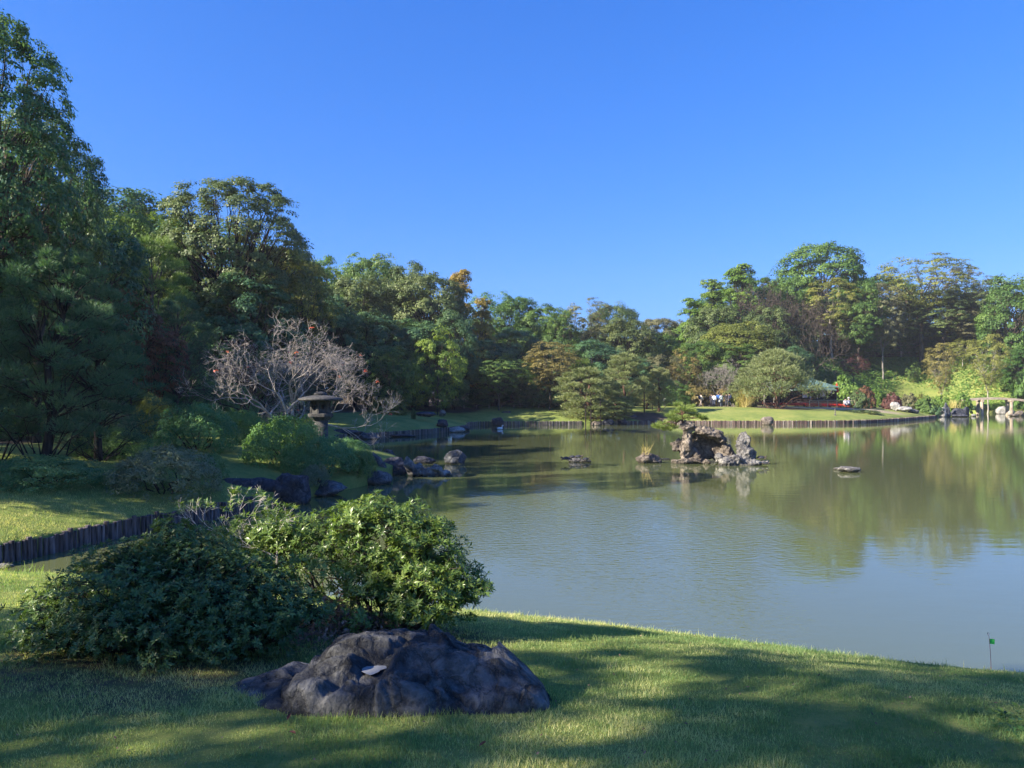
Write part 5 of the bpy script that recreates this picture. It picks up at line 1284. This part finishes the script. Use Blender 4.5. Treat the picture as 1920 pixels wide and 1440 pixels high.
def pose(kind):
    "joint positions of a 1.68 m figure, facing -y"
    hip = (0, 0, .90); ch_ = (0, 0, 1.16); nk = (0, .0, 1.40); hd0 = (0, -.01, 1.50); hd1 = (0, -.015, 1.60)
    if kind == 'walk': legs = [((.09, 0, .86), (.10, -.16, .48), (.10, -.10, .08), (.10, -.24, .03)), ((-.09, 0, .86), (-.10, .06, .46), (-.10, .32, .12), (-.10, .22, .03))]; arms = [((.18, 0, 1.36), (.22, .14, 1.10), (.22, .06, .86)), ((-.18, 0, 1.36), (-.22, -.12, 1.10), (-.22, -.26, .90))]
    elif kind == 'sit': 
        hip = (0, 0, .52); ch_ = (0, -.03, .78); nk = (0, -.05, 1.02); hd0 = (0, -.07, 1.12); hd1 = (0, -.09, 1.22)
        legs = [((.09, -.02, .50), (.12, -.44, .50), (.12, -.46, .08), (.12, -.60, .03)), ((-.09, -.02, .50), (-.12, -.42, .51), (-.12, -.40, .08), (-.12, -.54, .03))]; arms = [((.18, -.04, .98), (.23, -.12, .74), (.10, -.34, .62)), ((-.18, -.04, .98), (-.23, -.12, .74), (-.10, -.34, .62))]
    elif kind == 'bag': legs = [((.09, 0, .86), (.10, -.01, .47), (.10, .02, .08), (.11, -.12, .03)), ((-.09, 0, .86), (-.10, -.01, .47), (-.10, .02, .08), (-.11, -.12, .03))]; arms = [((.18, 0, 1.36), (.25, .02, 1.12), (.12, -.22, 1.14)), ((-.18, 0, 1.36), (-.23, .03, 1.10), (-.22, -.03, .84))]
    else: legs = [((.09, 0, .86), (.10, -.02, .47), (.10, .02, .08), (.11, -.12, .03)), ((-.09, 0, .86), (-.11, -.01, .47), (-.13, .02, .08), (-.15, -.11, .03))]; arms = [((.18, 0, 1.36), (.23, .03, 1.10), (.22, -.04, .84)), ((-.18, 0, 1.36), (-.23, .03, 1.10), (-.21, -.06, .85))]
    return hip, ch_, nk, hd0, hd1, legs, arms
PM = {}
def person_meshes(kind):
    if kind in PM: return PM[kind]
    hip, ch_, nk, hd0, hd1, legs, arms = pose(kind); g = 1.0
    def add(p, dz=0, dy=0): return (p[0], p[1] + dy, p[2] + dz)
    body = [[(hip, (.13, .10)), (ch_, (.14, .10)), (add(nk, -.06), (.11, .08)), (nk, .05), (hd0, (.075, .085)), (hd1, (.08, .09)), (add(hd1, .06), (.05, .06))]]
    for h, k_, a, t_ in legs: body.append([(hip, (.13, .10)), (h, .085), (k_, .055), (a, .036), (t_, .03)])
    for s, e, w_ in arms:
        hnd = (w_[0], w_[1] - .04, w_[2] - .09); body.append([(add(nk, -.06), (.11, .08)), (s, .055), (e, .04), (w_, .028), (hnd, (.034, .018))])
    bm_ = skin_mesh(body, 'body')
    # five fingers on each hand are finer than the picture shows here; the palm ends in a mitten with a thumb
    top = [[(add(hip, -.04), (.155, .12)), (ch_, (.165, .125)), (add(nk, -.05), (.135, .10)), (add(nk, .0), .06)]]
    for s, e, w_ in arms: top.append([(add(nk, -.05), (.135, .10)), (s, .075), (e, .058), (w_, .045)])
    tm_ = skin_mesh(top, 'jacket')
    tr = []
    for i, (h, k_, a, t_) in enumerate(legs): tr.append([(add(hip, -.02), (.15, .118)), (h, .105), (k_, .078), (a, .06)])
    trm = skin_mesh(tr, 'trousers')
    b = MB(); c = hd1; b.lathe([(.088, c[2] - .06), (.102, c[2]), (.098, c[2] + .05), (.06, c[2] + .10), (.01, c[2] + .115)], 12, (c[0], c[1] + .02)); hm = b.mesh('hair', True)
    b = MB()
    for h, k_, a, t_ in legs: b.tube([(a[0], a[1] + .04, .035), (t_[0], t_[1], .035), (t_[0], t_[1] - .05, .03)], [.05, .045, .03], 8)
    sh = b.mesh('shoes', True)
    for me in (bm_, tm_, trm, hm, sh):
        if not me.materials: me.materials.append(None)
    PM[kind] = (bm_, tm_, trm, hm, sh); return PM[kind]
def cloth(c): 
    key = 'cloth_%02x%02x%02x' % tuple(int(q * 255) for q in c)
    if key not in M: M[key] = plain(key, c, .85, .15, 12, .12)
    return M[key]
def person(px, Y, rz, kind, jacket, trousers, label, hair=(.015, .012, .012), extra=None, z=None, sc=1.0, shoes=(.05, .05, .05)):
    x = X_(px, Y); o = thing('person', label, 'person', (x, Y, hz(x, Y) if z is None else z), rz); o.scale = (sc, sc, sc)
    bm_, tm_, trm, hm, sh = person_meshes(kind)
    for nme, me, mt in (('body', bm_, M['skin']), ('jacket', tm_, cloth(jacket)), ('trousers', trm, cloth(trousers)), ('hair', hm, cloth(hair)), ('shoes', sh, cloth(shoes))):
        c = link(nme, me, None, o); obj_mat(c, mt)
    hip, ch_, nk, hd0, hd1, legs, arms = pose(kind)
    if extra == 'backpack':
        b = MB(); b.lathe([(.08, .98), (.15, 1.02), (.16, 1.25), (.12, 1.38), (.05, 1.42)], 10, (0, .2)); q = b.mesh('b', True); link('backpack_body', q, cloth((.02, .03, .07)), o)
    if extra == 'hat':
        b = MB(); c = hd1; b.lathe([(.19, c[2] + .035), (.185, c[2] + .05), (.11, c[2] + .06), (.105, c[2] + .14), (.05, c[2] + .16)], 14, (c[0], c[1] + .01)); link('sun_hat', b.mesh('h', True), M['white'], o)
    if extra == 'bag':
        b = MB(); b.box(.20, .36, -.14, .08, .62, .86); link('shoulder_bag', b.mesh('g'), M['white'], o)
    if extra == 'waistcoat':
        b = MB(); b.lathe([(.185, .84), (.19, 1.1), (.17, 1.34), (.1, 1.4)], 12); q = link('coat_back', b.mesh('w', True), cloth((.03, .02, .025)), o); q.scale = (1, .72, 1); q.location = (0, .02, 0)
    return o
person(1314, 99.6, 1.9, 'walk', (.65, .60, .56), (.45, .36, .30), 'person in a pale top walking off at the left of the group', extra='backpack')
person(1334, 99.4, 2.6, 'stand', (.04, .04, .06), (.05, .05, .07), 'person in dark clothes at the left end of the standing group')
person(1339, 98.8, 2.9, 'bag', (.68, .70, .76), (.05, .06, .10), 'person in a white shirt and dark trousers standing in the group', sc=.97)
person(1347, 99.8, 3.3, 'stand', (.05, .14, .42), (.10, .10, .12), 'tall person in a blue shirt in the middle of the group', sc=1.05)
person(1352.5, 99.0, 3.5, 'bag', (.42, .48, .52), (.10, .12, .16), 'person in a pale grey jacket with a white shoulder bag', extra='bag')
person(1362, 99.9, 2.9, 'stand', (.035, .035, .045), (.08, .08, .09), 'person in black right of the grey jacket')
person(1367.5, 99.2, 3.9, 'walk', (.06, .06, .09), (.04, .05, .07), 'person in navy with a dark backpack at the right of the group', extra='backpack', sc=1.04)
person(1585.5, 103.4, 3.1, 'sit', (.72, .70, .72), (.30, .32, .38), 'dark haired person in white seated on the red bench', z=hz(X_(1585.5, 103.4), 103.4))
person(1592, 103.2, 3.4, 'sit', (.34, .36, .48), (.04, .04, .06), 'person in a grey blue jacket and white sun hat seated on the red bench', extra='hat', z=hz(X_(1592, 103.2), 103.2), sc=1.04)
person(1246, 99.5, 2.0, 'stand', (.60, .58, .60), (.06, .06, .08), 'lone person in white and black half hidden behind the brownish shrub')
person(927.5, 101.5, 2.8, 'stand', (.06, .05, .06), (.04, .04, .05), 'dim figure standing under the eave of the shaded hut')

# ------------------------------------------------------------------ small pine growing from the island rock
def spray_pine():
    Yp = 37.6; x0 = X_(1283, Yp); o = thing('pine_tree', 'small bright pine growing out of the island rock', 'tree', (x0, Yp, Z_(800, Yp)))
    seg = [([(.1, .1, -.3), (-.05, 0, .1), (-.12, -.05, .35), (-.1, 0, .6), (-.2, 0, .95)], [.07, .06, .05, .035, .015], 6)]
    C = []; RR = []; ZR = []
    px_ = lambda px: (px - 1283) * Yp / F; pz_ = lambda py: Z_(py, Yp) - Z_(800, Yp)
    for px, py, r in [(1232, 800, .30), (1245, 796, .32), (1262, 803, .30), (1250, 806, .25), (1262, 788, .32), (1270, 775, .30), (1280, 768, .34), (1292, 772, .30), (1303, 780, .28), (1312, 783, .22), (1283, 785, .30), (1256, 780, .25), (1298, 764, .2), (1275, 760, .22), (1320, 786, .14), (1240, 803, .2)]:
        c = np.array([px_(px), rng.uniform(-.35, .35), pz_(py)]); C.append(c); RR.append(r); ZR.append(r * .42)
        seg.append((curve3(seg[0][0][2 if py > 780 else 3], tuple(c), (0, 0, .1), 4, .05), [.03, .025, .02, .014, .008], 5))
    v, f, vv = needle_pads(np.array(C), np.array(RR), np.array(ZR), 110, .17, .02, .5)
    link('trunk', wood(seg, 'trunk'), M['bark_pine'], o); link('needles', np_mesh('needles', v, f, {"v": vv}), M['needle_bright'], o)
spray_pine()
def tuft(x, y, z, n, h, r, mat, name, label, cat='grass tuft', spread=.35, wd=.012):
    th = rng.random(n) * 6.283; rr = np.sqrt(rng.random(n)) * r; c = np.stack([rr * np.cos(th), rr * np.sin(th), np.zeros(n)], 1)
    ln = rng.normal(size=(n, 3)) * spread; ln[:, 2] = 1; ln = unit(ln); hh = h * (.5 + .6 * rng.random((n, 1))); side = np.stack([np.cos(th + 1), np.sin(th + 1), 0 * th], 1) * wd
    mid = c + ln * hh * .6; tip = mid + unit(ln + np.array([0, 0, -.35]) + rng.normal(size=(n, 3)) * .2) * hh * .45
    V = np.concatenate([np.stack([c - side / 2, c + side / 2, mid + side * .4, mid - side * .4], 1), np.stack([mid - side * .4, mid + side * .4, tip, tip], 1)]).reshape(-1, 3)
    o = link(name, np_mesh(name, V, np.arange(len(V)).reshape(-1, 4), {"v": rng.random(len(V))}), M[mat]); o.location = (x, y, z)
    return tag(o, label, cat)
tuft(X_(1211, 37.6), 37.6, .42, 30, .75, .25, 'dry_grass', 'dry_grass_tuft', 'dry straw grass on the small boulder left of the island', wd=.02)
tuft(-9.05, 13.35, .15, 130, .38, .25, 'grass_tall', 'grass_tuft', 'bright tall grass at the corner of the inlet', spread=.3)
tuft(-8.3, 13.1, .25, 60, .28, .3, 'grass_tall', 'grass_tuft', 'sparser bright grass right of the inlet corner', spread=.3)
tuft(-6.3, 12.7, .3, 40, .25, .2, 'grass_tall', 'grass_tuft', 'thin grass tuft on the lawn edge behind the left bush', spread=.3)
tuft(X_(1398, 98.6), 98.6, hz(X_(1398, 98.6), 98.6), 500, 2.6, .8, 'dry_grass', 'pampas_clump', 'pale pampas grass clump left of the teahouse benches', 'pampas grass', .35, .05)
tuft(X_(1790, 118), 118, 1.2, 200, 1.6, 1.0, 'dry_grass', 'reed_clump', 'tawny reeds left of the bridge', 'reeds', .3, .05)
tuft(X_(1838, 123.2), 123.2, -.05, 60, .9, .35, 'grass_tall', 'reed_clump', 'green water reeds at the foot of the left bridge pier', 'reeds', .2, .04)

# ------------------------------------------------------------------ foreground azaleas: whorls of leaves on forking stems
def whorl_leaves(P, D, n, L, wr=.30, cup=.55, v0=None, simple=False):
    "P tips, D shoot directions; n leaves round every tip; each leaf is a folded blade of two quads"
    N_ = len(P); k = N_ * n; P2 = np.repeat(P, n, 0); D2 = np.repeat(D, n, 0)
    a = unit(np.cross(D2, np.repeat(rdir(N_), n, 0))); b_ = np.cross(D2, a)
    th = np.tile(np.arange(n) * 2.39996, N_) + np.repeat(rng.random(N_) * 6.28, n)
    rad = a * np.cos(th)[:, None] + b_ * np.sin(th)[:, None]
    el = cup + rng.normal(size=(k, 1)) * .25 - .5 * (np.tile(np.arange(n), N_)[:, None] / n - .5)
    ax = unit(rad + D2 * el); wv = unit(np.cross(ax, D2)); up = np.cross(wv, ax)
    l = np.broadcast_to(L, N_).repeat(n)[:, None] * (.65 + .6 * rng.random((k, 1))); w = l * wr * (.8 + .4 * rng.random((k, 1)))
    c0 = P2 + ax * .004 - D2 * (rng.random((k, 1)) * l * .5)
    m = c0 + ax * l * .55 + up * l * .02; tip = c0 + ax * l - up * l * .10
    l1 = c0 + ax * l * .5 + wv * w / 2 + up * w * .18; r1 = c0 + ax * l * .5 - wv * w / 2 + up * w * .18
    v0 = rng.random(N_) if v0 is None else v0
    if simple:
        V = np.stack([c0, l1, tip, r1], 1); base = np.arange(k)[:, None] * 4
        return V.reshape(-1, 3), np.concatenate([base + np.array([[0, 1, 2]]), base + np.array([[0, 2, 3]])]), np.repeat(np.clip(v0.repeat(n) * .65 + rng.random(k) * .35, 0, 1), 4)
    V = np.stack([c0, l1, tip, r1, m], 1)
    base = np.arange(k)[:, None] * 5
    Fc = np.concatenate([base + np.array([[0, 4, 1, 1]]), base + np.array([[1, 4, 2, 2]]), base + np.array([[0, 3, 4, 4]]), base + np.array([[3, 2, 4, 4]])])[:, :3]
    v0 = rng.random(N_) if v0 is None else v0
    return V.reshape(-1, 3), Fc, np.repeat(np.clip(v0.repeat(n) * .65 + rng.random(k) * .35, 0, 1), 5)
def fg_bush(name, label, org, lobes, nwh, n, L, mat, stems_mat, wr=.30, inner=.25, simple=False):
    """lobes: (dx, dy, dz, rx, ry, rz_, weight) relative to org on the ground"""
    x, y = org; z = hz(x, y); o = thing(name, label, 'bush', (x, y, z))
    W_ = np.array([l[6] for l in lobes], float); W_ /= W_.sum(); seg = []; PP = []; DD = []; VV = []; SZ = []
    mains = []
    for li, l in enumerate(lobes):
        c = np.array(l[:3]); r = np.array(l[3:6]); cnt = int(nwh * W_[li])
        # stems to the lobe
        b0 = (l[0] * .25 + rng.normal() * .08, l[1] * .25 + rng.normal() * .06, -.05)
        sp = curve3(b0, tuple(c - np.array([0, 0, r[2] * .2])), (rng.normal() * .05, 0, -.05), 6, .03); seg.append((sp, list(np.linspace(.024, .010, 7)), 6))
        subs = [c + rdir(1)[0] * r * .45 for _ in range(7)]
        for s_ in subs: seg.append((curve3(sp[int(rng.integers(3, 6))], tuple(s_), (0, 0, .02), 4, .05), [.010, .008, .007, .006, .004], 4))
        # shoot clusters on the surface of the lobe
        ncl = max(4, cnt // 9)
        cd = unit(rdir(ncl) + np.array([0, 0, .45])); cc = c + cd * r * (.70 + .50 * rng.random((ncl, 1)) ** 1.3) * (1 + .10 * np.sin(cd[:, :1] * 7) * np.cos(cd[:, 1:2] * 6 + cd[:, 2:] * 5))
        for j in range(ncl):
            s_ = subs[int(np.argmin([np.linalg.norm(cc[j] - q) for q in subs]))]
            if cc[j][2] < .03: cc[j][2] = .03 + rng.random() * .05
            tw = curve3(tuple(s_), tuple(cc[j] - cd[j] * .04), (0, 0, .02), 3, .05); seg.append((tw, [.005, .004, .003, .0022], 3))
            m_ = max(1, int(cnt / ncl)); vj = rng.random()
            for q in range(m_):
                off = rdir(1)[0] * np.array([1, 1, .6]) * (.075 + .05 * rng.random()); p_ = cc[j] + off
                d_ = unit(cd[j] * .5 + off * 5 + np.array([0, 0, .55]) + rng.normal(size=3) * .15)
                PP.append(p_); DD.append(d_); VV.append(np.clip(vj * .6 + rng.random() * .4, 0, 1)); SZ.append(L * (.75 + .5 * rng.random()))
                if q < 4: seg.append(([tuple(cc[j] - cd[j] * .04), tuple(p_)], [.0024, .0018], 3))
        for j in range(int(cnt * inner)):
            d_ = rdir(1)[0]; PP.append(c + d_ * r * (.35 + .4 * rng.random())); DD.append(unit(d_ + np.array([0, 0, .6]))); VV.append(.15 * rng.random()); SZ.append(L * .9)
    PP = np.array(PP); DD = np.array(DD); VV = np.array(VV); SZ = np.array(SZ)
    PP[:, 2] = np.maximum(PP[:, 2], .02)
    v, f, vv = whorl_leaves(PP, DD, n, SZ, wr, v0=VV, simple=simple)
    link('stems', wood(seg, 'stems'), M[stems_mat], o)
    c = link('foliage', np_mesh('foliage', v, f, {"v": vv}), M[mat], o); c["kind"] = 'stuff'
    return o
# left bush, dense small leaves (seen in shade)
LB = [(-.72, .05, .24, .46, .5, .28, 1.0), (-.25, .0, .46, .56, .55, .42, 1.5), (.35, -.05, .44, .54, .55, .38, 1.4), (.80, .05, .34, .46, .45, .30, 1.0), (-.45, -.25, .22, .55, .4, .24, .9), (.1, -.3, .28, .60, .4, .28, 1.0),
      (.65, -.25, .24, .45, .35, .26, .7), (-.3, .35, .50, .36, .4, .28, .7), (.1, .3, .62, .40, .4, .28, .9), (.5, .3, .46, .40, .4, .26, .6), (-1.00, .15, .30, .15, .2, .24, .16), (-.82, .2, .50, .10, .14, .18, .10), (-.05, .3, .86, .22, .3, .16, .25), (1.1, .0, .20, .28, .3, .18, .3)]
fg_bush('azalea_bush', 'big dark green azalea in shade at the lower left, small leaves', (X_(310, 6.5), 6.5), LB, 8200, 9, .038, 'azalea_fg', 'bark_dark', .34, .16, simple=True)
# 
RB = [(-.55, .1, .68, .48, .45, .42, 1.1), (-.05, .1, .84, .50, .5, .44, 1.3), (.42, .05, .66, .42, .42, .36, 1.1), (.72, .0, .45, .32, .34, .26, .7), (.32, -.2, .38, .44, .35, .30, .9), (.62, -.1, .25, .36, .32, .20, .6), (.90, -.05, .38, .16, .16, .12, .22),
      (-.90, .3, .82, .42, .38, .34, .8), (.15, .1, .55, .50, .42, .34, .9), (-.2, .25, 1.12, .26, .28, .18, .4), (.18, .15, 1.06, .22, .24, .16, .3), (.50, .1, .98, .15, .18, .14, .2), (-.1, -.2, .28, .42, .33, .26, .6), (-1.25, .4, .80, .42, .35, .32, .7), (-1.6, .4, .72, .36, .32, .24, .5)]
fg_bush('azalea_bush', 'looser sunlit bush with larger yellow green leaves beside the water', (X_(715, 7.9), 7.9), RB, 4200, 8, .059, 'azalea_big', 'bark', .30, .12)
# bare pale twigs rising from the top, with a few leaf tufts
def twig_bush(px, top, depth, wpx, label, seed, n=60):
    me, _l = gen_bare(.62, .42, 2, seed, 4, .007, twig=.0020); x = X_(px, depth); z = Z_(top, depth) - .68
    o = thing('twiggy_shrub', label, 'shrub', (x, depth, z)); link('branches', me, M['bark_bare'], o)
    co = np.array([v.co[:] for v in me.vertices]); hi = co[co[:, 2] > .28]; P_ = hi[rng.permutation(len(hi))[:n]]
    v, f, vv = whorl_leaves(P_, unit(rdir(len(P_)) * .4 + np.array([0, 0, 1.])), 6, .055, .36); link('leaves', np_mesh('leaves', v, f, {"v": vv}), M['azalea_big'], o)
    b = MB(); b.tube([(0, 0, hz(x, depth) - z), (0.03, 0, 0)], [.014, .012], 6); b.build('stem', M['bark_bare'], o)
twig_bush(428, 884, 8.2, 120, 'pale bare twigs with sparse leaf tufts rising over the bushes, left one', 5)
twig_bush(515, 905, 8.0, 120, 'pale bare twigs with sparse leaf tufts rising over the bushes, right one', 8, 45)
# leaf litter under the right bush and a few dead leaves on the lawn
def litter():
    n = 2600; x = rng.normal(-1.75, .45, n); y = rng.normal(7.55, .35, n); d = shore_dist(x, y); z = height(x, y, d) + rng.random(n) ** 2 * .40 * np.exp(-((x + 1.7) / .5) ** 2 - ((y - 7.6) / .4) ** 2)
    v, f = leaf_quads(np.stack([x, y, z], 1), unit(rdir(n) + np.array([0, -.4, .8])), .06 * (.6 + .7 * rng.random(n)), .024)
    o = link('leaf_litter', np_mesh('leaf_litter', v, f, {"v": np.repeat(rng.random(n), 4)}), M['litter']); o["kind"] = 'stuff'
litter()
def dead_leaf(x, y, s, lab, rz):
    b = MB(); b.add([(-s, 0, 0), (-s * .3, s * .4, .008), (s * .5, s * .3, .014), (s, 0, .004), (s * .5, -s * .32, .012), (-s * .3, -s * .4, .01), (0, 0, .0)], [(0, 6, 1), (1, 6, 2), (2, 6, 3), (3, 6, 4), (4, 6, 5), (5, 6, 0)])
    o = b.build('dead_leaf', M['leaf_rust_flat']); o.location = (x, y, hz(x, y) + .035); o.rotation_euler = (random.uniform(-.3, .3), random.uniform(-.3, .3), rz); tag(o, lab, 'leaf', 'dead leaves on the near lawn')
M['leaf_rust_flat'] = plain('dry_rust_leaf', (.14, .06, .045), .8, .2, 30, .3)
for px, py, lab in [(548, 1394, 'dark red dead leaf on the lawn below the left end of the boulder'), (542, 1358, 'dead leaf on the lawn just under the boulder, left side'), (905, 1410, 'brown dead leaf on the lawn at the bottom centre'), (890, 1168, 'dry leaf between boulder and pond edge')]:
    x, y = G(px, py, 1.3 if py > 1300 else .7); dead_leaf(x, y, .03, lab, random.uniform(0, 6))

# ------------------------------------------------------------------ the big boulder on the lawn
def boulder():
    Y0 = 5.55; x0 = X_(735, Y0); k = Y0 / F; zb = hz(x0, Y0)
    prof = [(-320, -.04), (-300, .09), (-260, .14), (-225, .20), (-200, .26), (-172, .26), (-160, .35), (-110, .43), (-60, .49), (-10, .50), (60, .49), (100, .46), (116, .40), (160, .36), (200, .34), (235, .27), (258, .20), (274, .14), (287, .08), (300, -.08)]
    PX = np.array([p[0] for p in prof]) * k; PZ = np.array([p[1] for p in prof]) * .88
    nx, ny = 240, 130; xs = np.linspace(PX[0], PX[-1], nx); q = np.linspace(-1, 1, ny); V = []
    for j in range(ny):
        t_ = q[j]
        for i in range(nx):
            xx = xs[i]; e = (xx - PX[0]) / (PX[-1] - PX[0]); half = .50 * math.sin(math.pi * min(1, max(0, e))) ** .42 + .02
            yy = t_ * half + .06 * math.sin(xx * 3)
            h = np.interp(xx, PX, PZ); s = 1 - abs(t_) ** 2.6
            front = 1.0 if t_ > 0 else .92
            z = h * (s ** (.50)) * front
            # shelf on the front: broken ledge
            z -= .10 * math.exp(-((t_ + .55) / .18) ** 2) * (1 if xx > -.2 else .3) * min(1, max(0, h * 3))
            # hollow holding rain water and the cleft above it
            z -= .16 * math.exp(-((xx + .60) / .14) ** 2 - ((t_ - .15) / .26) ** 2)
            z -= .05 * math.exp(-((xx - (.05 + t_ * .5)) / .05) ** 2)
            z += .05 * math.exp(-((xx - .35) / .22) ** 2 - ((t_ + .3) / .25) ** 2)
            c = Vector((xx * 1.5, yy * 2.1, 3.3)); a = min(1, max(.06, h * 2.6))
            z += (noise.fractal(c * 1.6, .9, 2.1, 5) * .050 + (noise.ridged_multi_fractal(c * 1.5, 1.0, 2.1, 4, 1.0, 2.0) - 1.1) * .030) * a
            for fs_, fa_ in ((1.7, .13), (3.9, .10)):
                q_ = Vector((xx * fs_ + .25 * noise.noise(c * 2), yy * fs_ * 1.35, .4)); cd_, cp_ = noise.voronoi(q_)
                hx_ = noise.cell(cp_[0] * 7.3 + Vector((0, 3, 1))) - .5; hy_ = noise.cell(cp_[0] * 5.1 + Vector((4, 0, 9))) - .5
                z += ((q_.x - cp_[0].x) * hx_ + (q_.y - cp_[0].y) * hy_) * fa_ * a / fs_ - max(0, .07 - (cd_[1] - cd_[0])) * .30 * a / fs_
            mk = math.exp(-((xx + .10) / .125) ** 4 - ((t_ + .40) / .26) ** 4); z = z * (1 - mk) + (.262 + (t_ + .4) * .02) * mk
            dx = noise.noise(Vector((xx * 4, yy * 4, 8))) * .025; dy = noise.noise(Vector((xx * 4, yy * 4, 18))) * .035
            V.append((xx + dx, yy + dy, z - .03 - (.12 if abs(t_) > .985 else 0)))
    Fq = [(j * nx + i, j * nx + i + 1, (j + 1) * nx + i + 1, (j + 1) * nx + i) for j in range(ny - 1) for i in range(nx - 1)]
    o = link('boulder', np_mesh('boulder', V, Fq, smooth=True), M['boulder']); o.location = (x0, Y0, zb - .0)
    tag(o, 'large dark blue grey boulder lying on the lawn with a rain pool on top', 'rock')
    b = MB(); K = 16; b.add([(0, 0, 0)] + [(.074 * math.cos(a_) * (1 + .30 * math.sin(2 * a_ + .6) + .22 * math.sin(5 * a_)), .10 * math.sin(a_) * (1 + .25 * math.sin(3 * a_)), 0) for a_ in [2 * math.pi * q_ / K for q_ in range(K)]], [(0, i + 1, (i + 1) % K + 1) for i in range(K)])
    mw, t2, o2 = newmat('rain_water'); p2 = N(t2, "ShaderNodeBsdfPrincipled"); p2.inputs["Base Color"].default_value = (.30, .31, .32, 1); p2.inputs["Roughness"].default_value = .04; p2.inputs["IOR"].default_value = 1.6; t2.links.new(p2.outputs[0], o2.inputs[0])
    w_ = b.build('rain_pool', mw, o); w_.location = (-.10, -.175, .254)
M['boulder'] = rock_mat("boulder_blue_black", (.030, .030, .032), (.075, .077, .080), (.22, .22, .22), 2.4, 1.0)
boulder()

# ------------------------------------------------------------------ marker flag at the pond edge
Yf2 = 8.36; xf = X_(1859, Yf2); o = thing('marker_flag', 'thin red wire with a small green flag stuck in the lawn edge', 'marker flag', (xf, Yf2, hz(xf, Yf2)))
b = MB(); b.tube([(0, 0, -.05), (-.012, 0, .2), (-.03, 0, .40)], [.0028, .0028, .0025], 6); b.build('wire', M['pink'], o)
b = MB(); b.add([(-.023, 0, .335), (.012, .01, .333), (.036, .0, .330), (.034, 0, .275), (.010, .01, .277), (-.021, 0, .282)], [(0, 1, 4, 5), (1, 2, 3, 4)])
b.add([(v[0], v[1] + .0015, v[2]) for v in b.v[:6]], [(5, 4, 1, 0), (4, 3, 2, 1)]); b.build('flag', M['green_flag'], o)
b = MB(); b.tube([(-.03, -.004, .40), (-.036, -.004, .385), (-.027, -.004, .345)], [.005, .007, .003], 6); b.build('tape', M['white'], o)
b = MB(); b.tube([(-.040, 0, .405), (-.039, 0, .375)], [.003, .003], 5); b.build('tape_end', M['hair'], o)
# broad weed at the lower right
def weed(px, py, lab, n=14):
    x, y = G(px, py, 1.1); z = hz(x, y); o = thing('weed', lab, 'weed', (x, y, z))
    P_ = np.stack([rng.normal(0, .09, n), rng.normal(0, .06, n), .01 + rng.random(n) * .04], 1)
    v, f, vv = whorl_leaves(P_, unit(rdir(n) * .3 + np.array([0, 0, 1.])), 4, .055, .5, .25); link('leaves', np_mesh('leaves', v, f, {"v": vv}), M['leaf_green'], o)
weed(1880, 1335, 'broad leaved weed in the grass at the lower right'); weed(1905, 1372, 'second broad leaved weed nearer the right edge', 9)
# ------------------------------------------------------------------ a little haze in the air
m, t, out = newmat("haze"); vp = N(t, "ShaderNodeVolumePrincipled"); vp.inputs["Color"].default_value = (.90, .94, 1.0, 1)
vp.inputs["Density"].default_value = 0.00027; vp.inputs["Anisotropy"].default_value = 0.2; t.links.new(vp.outputs[0], out.inputs["Volume"])
b = MB(); b.box(-170, 260, -60, 330, -1.8, 52); hz_o = b.build('haze', m); hz_o["kind"] = 'stuff'
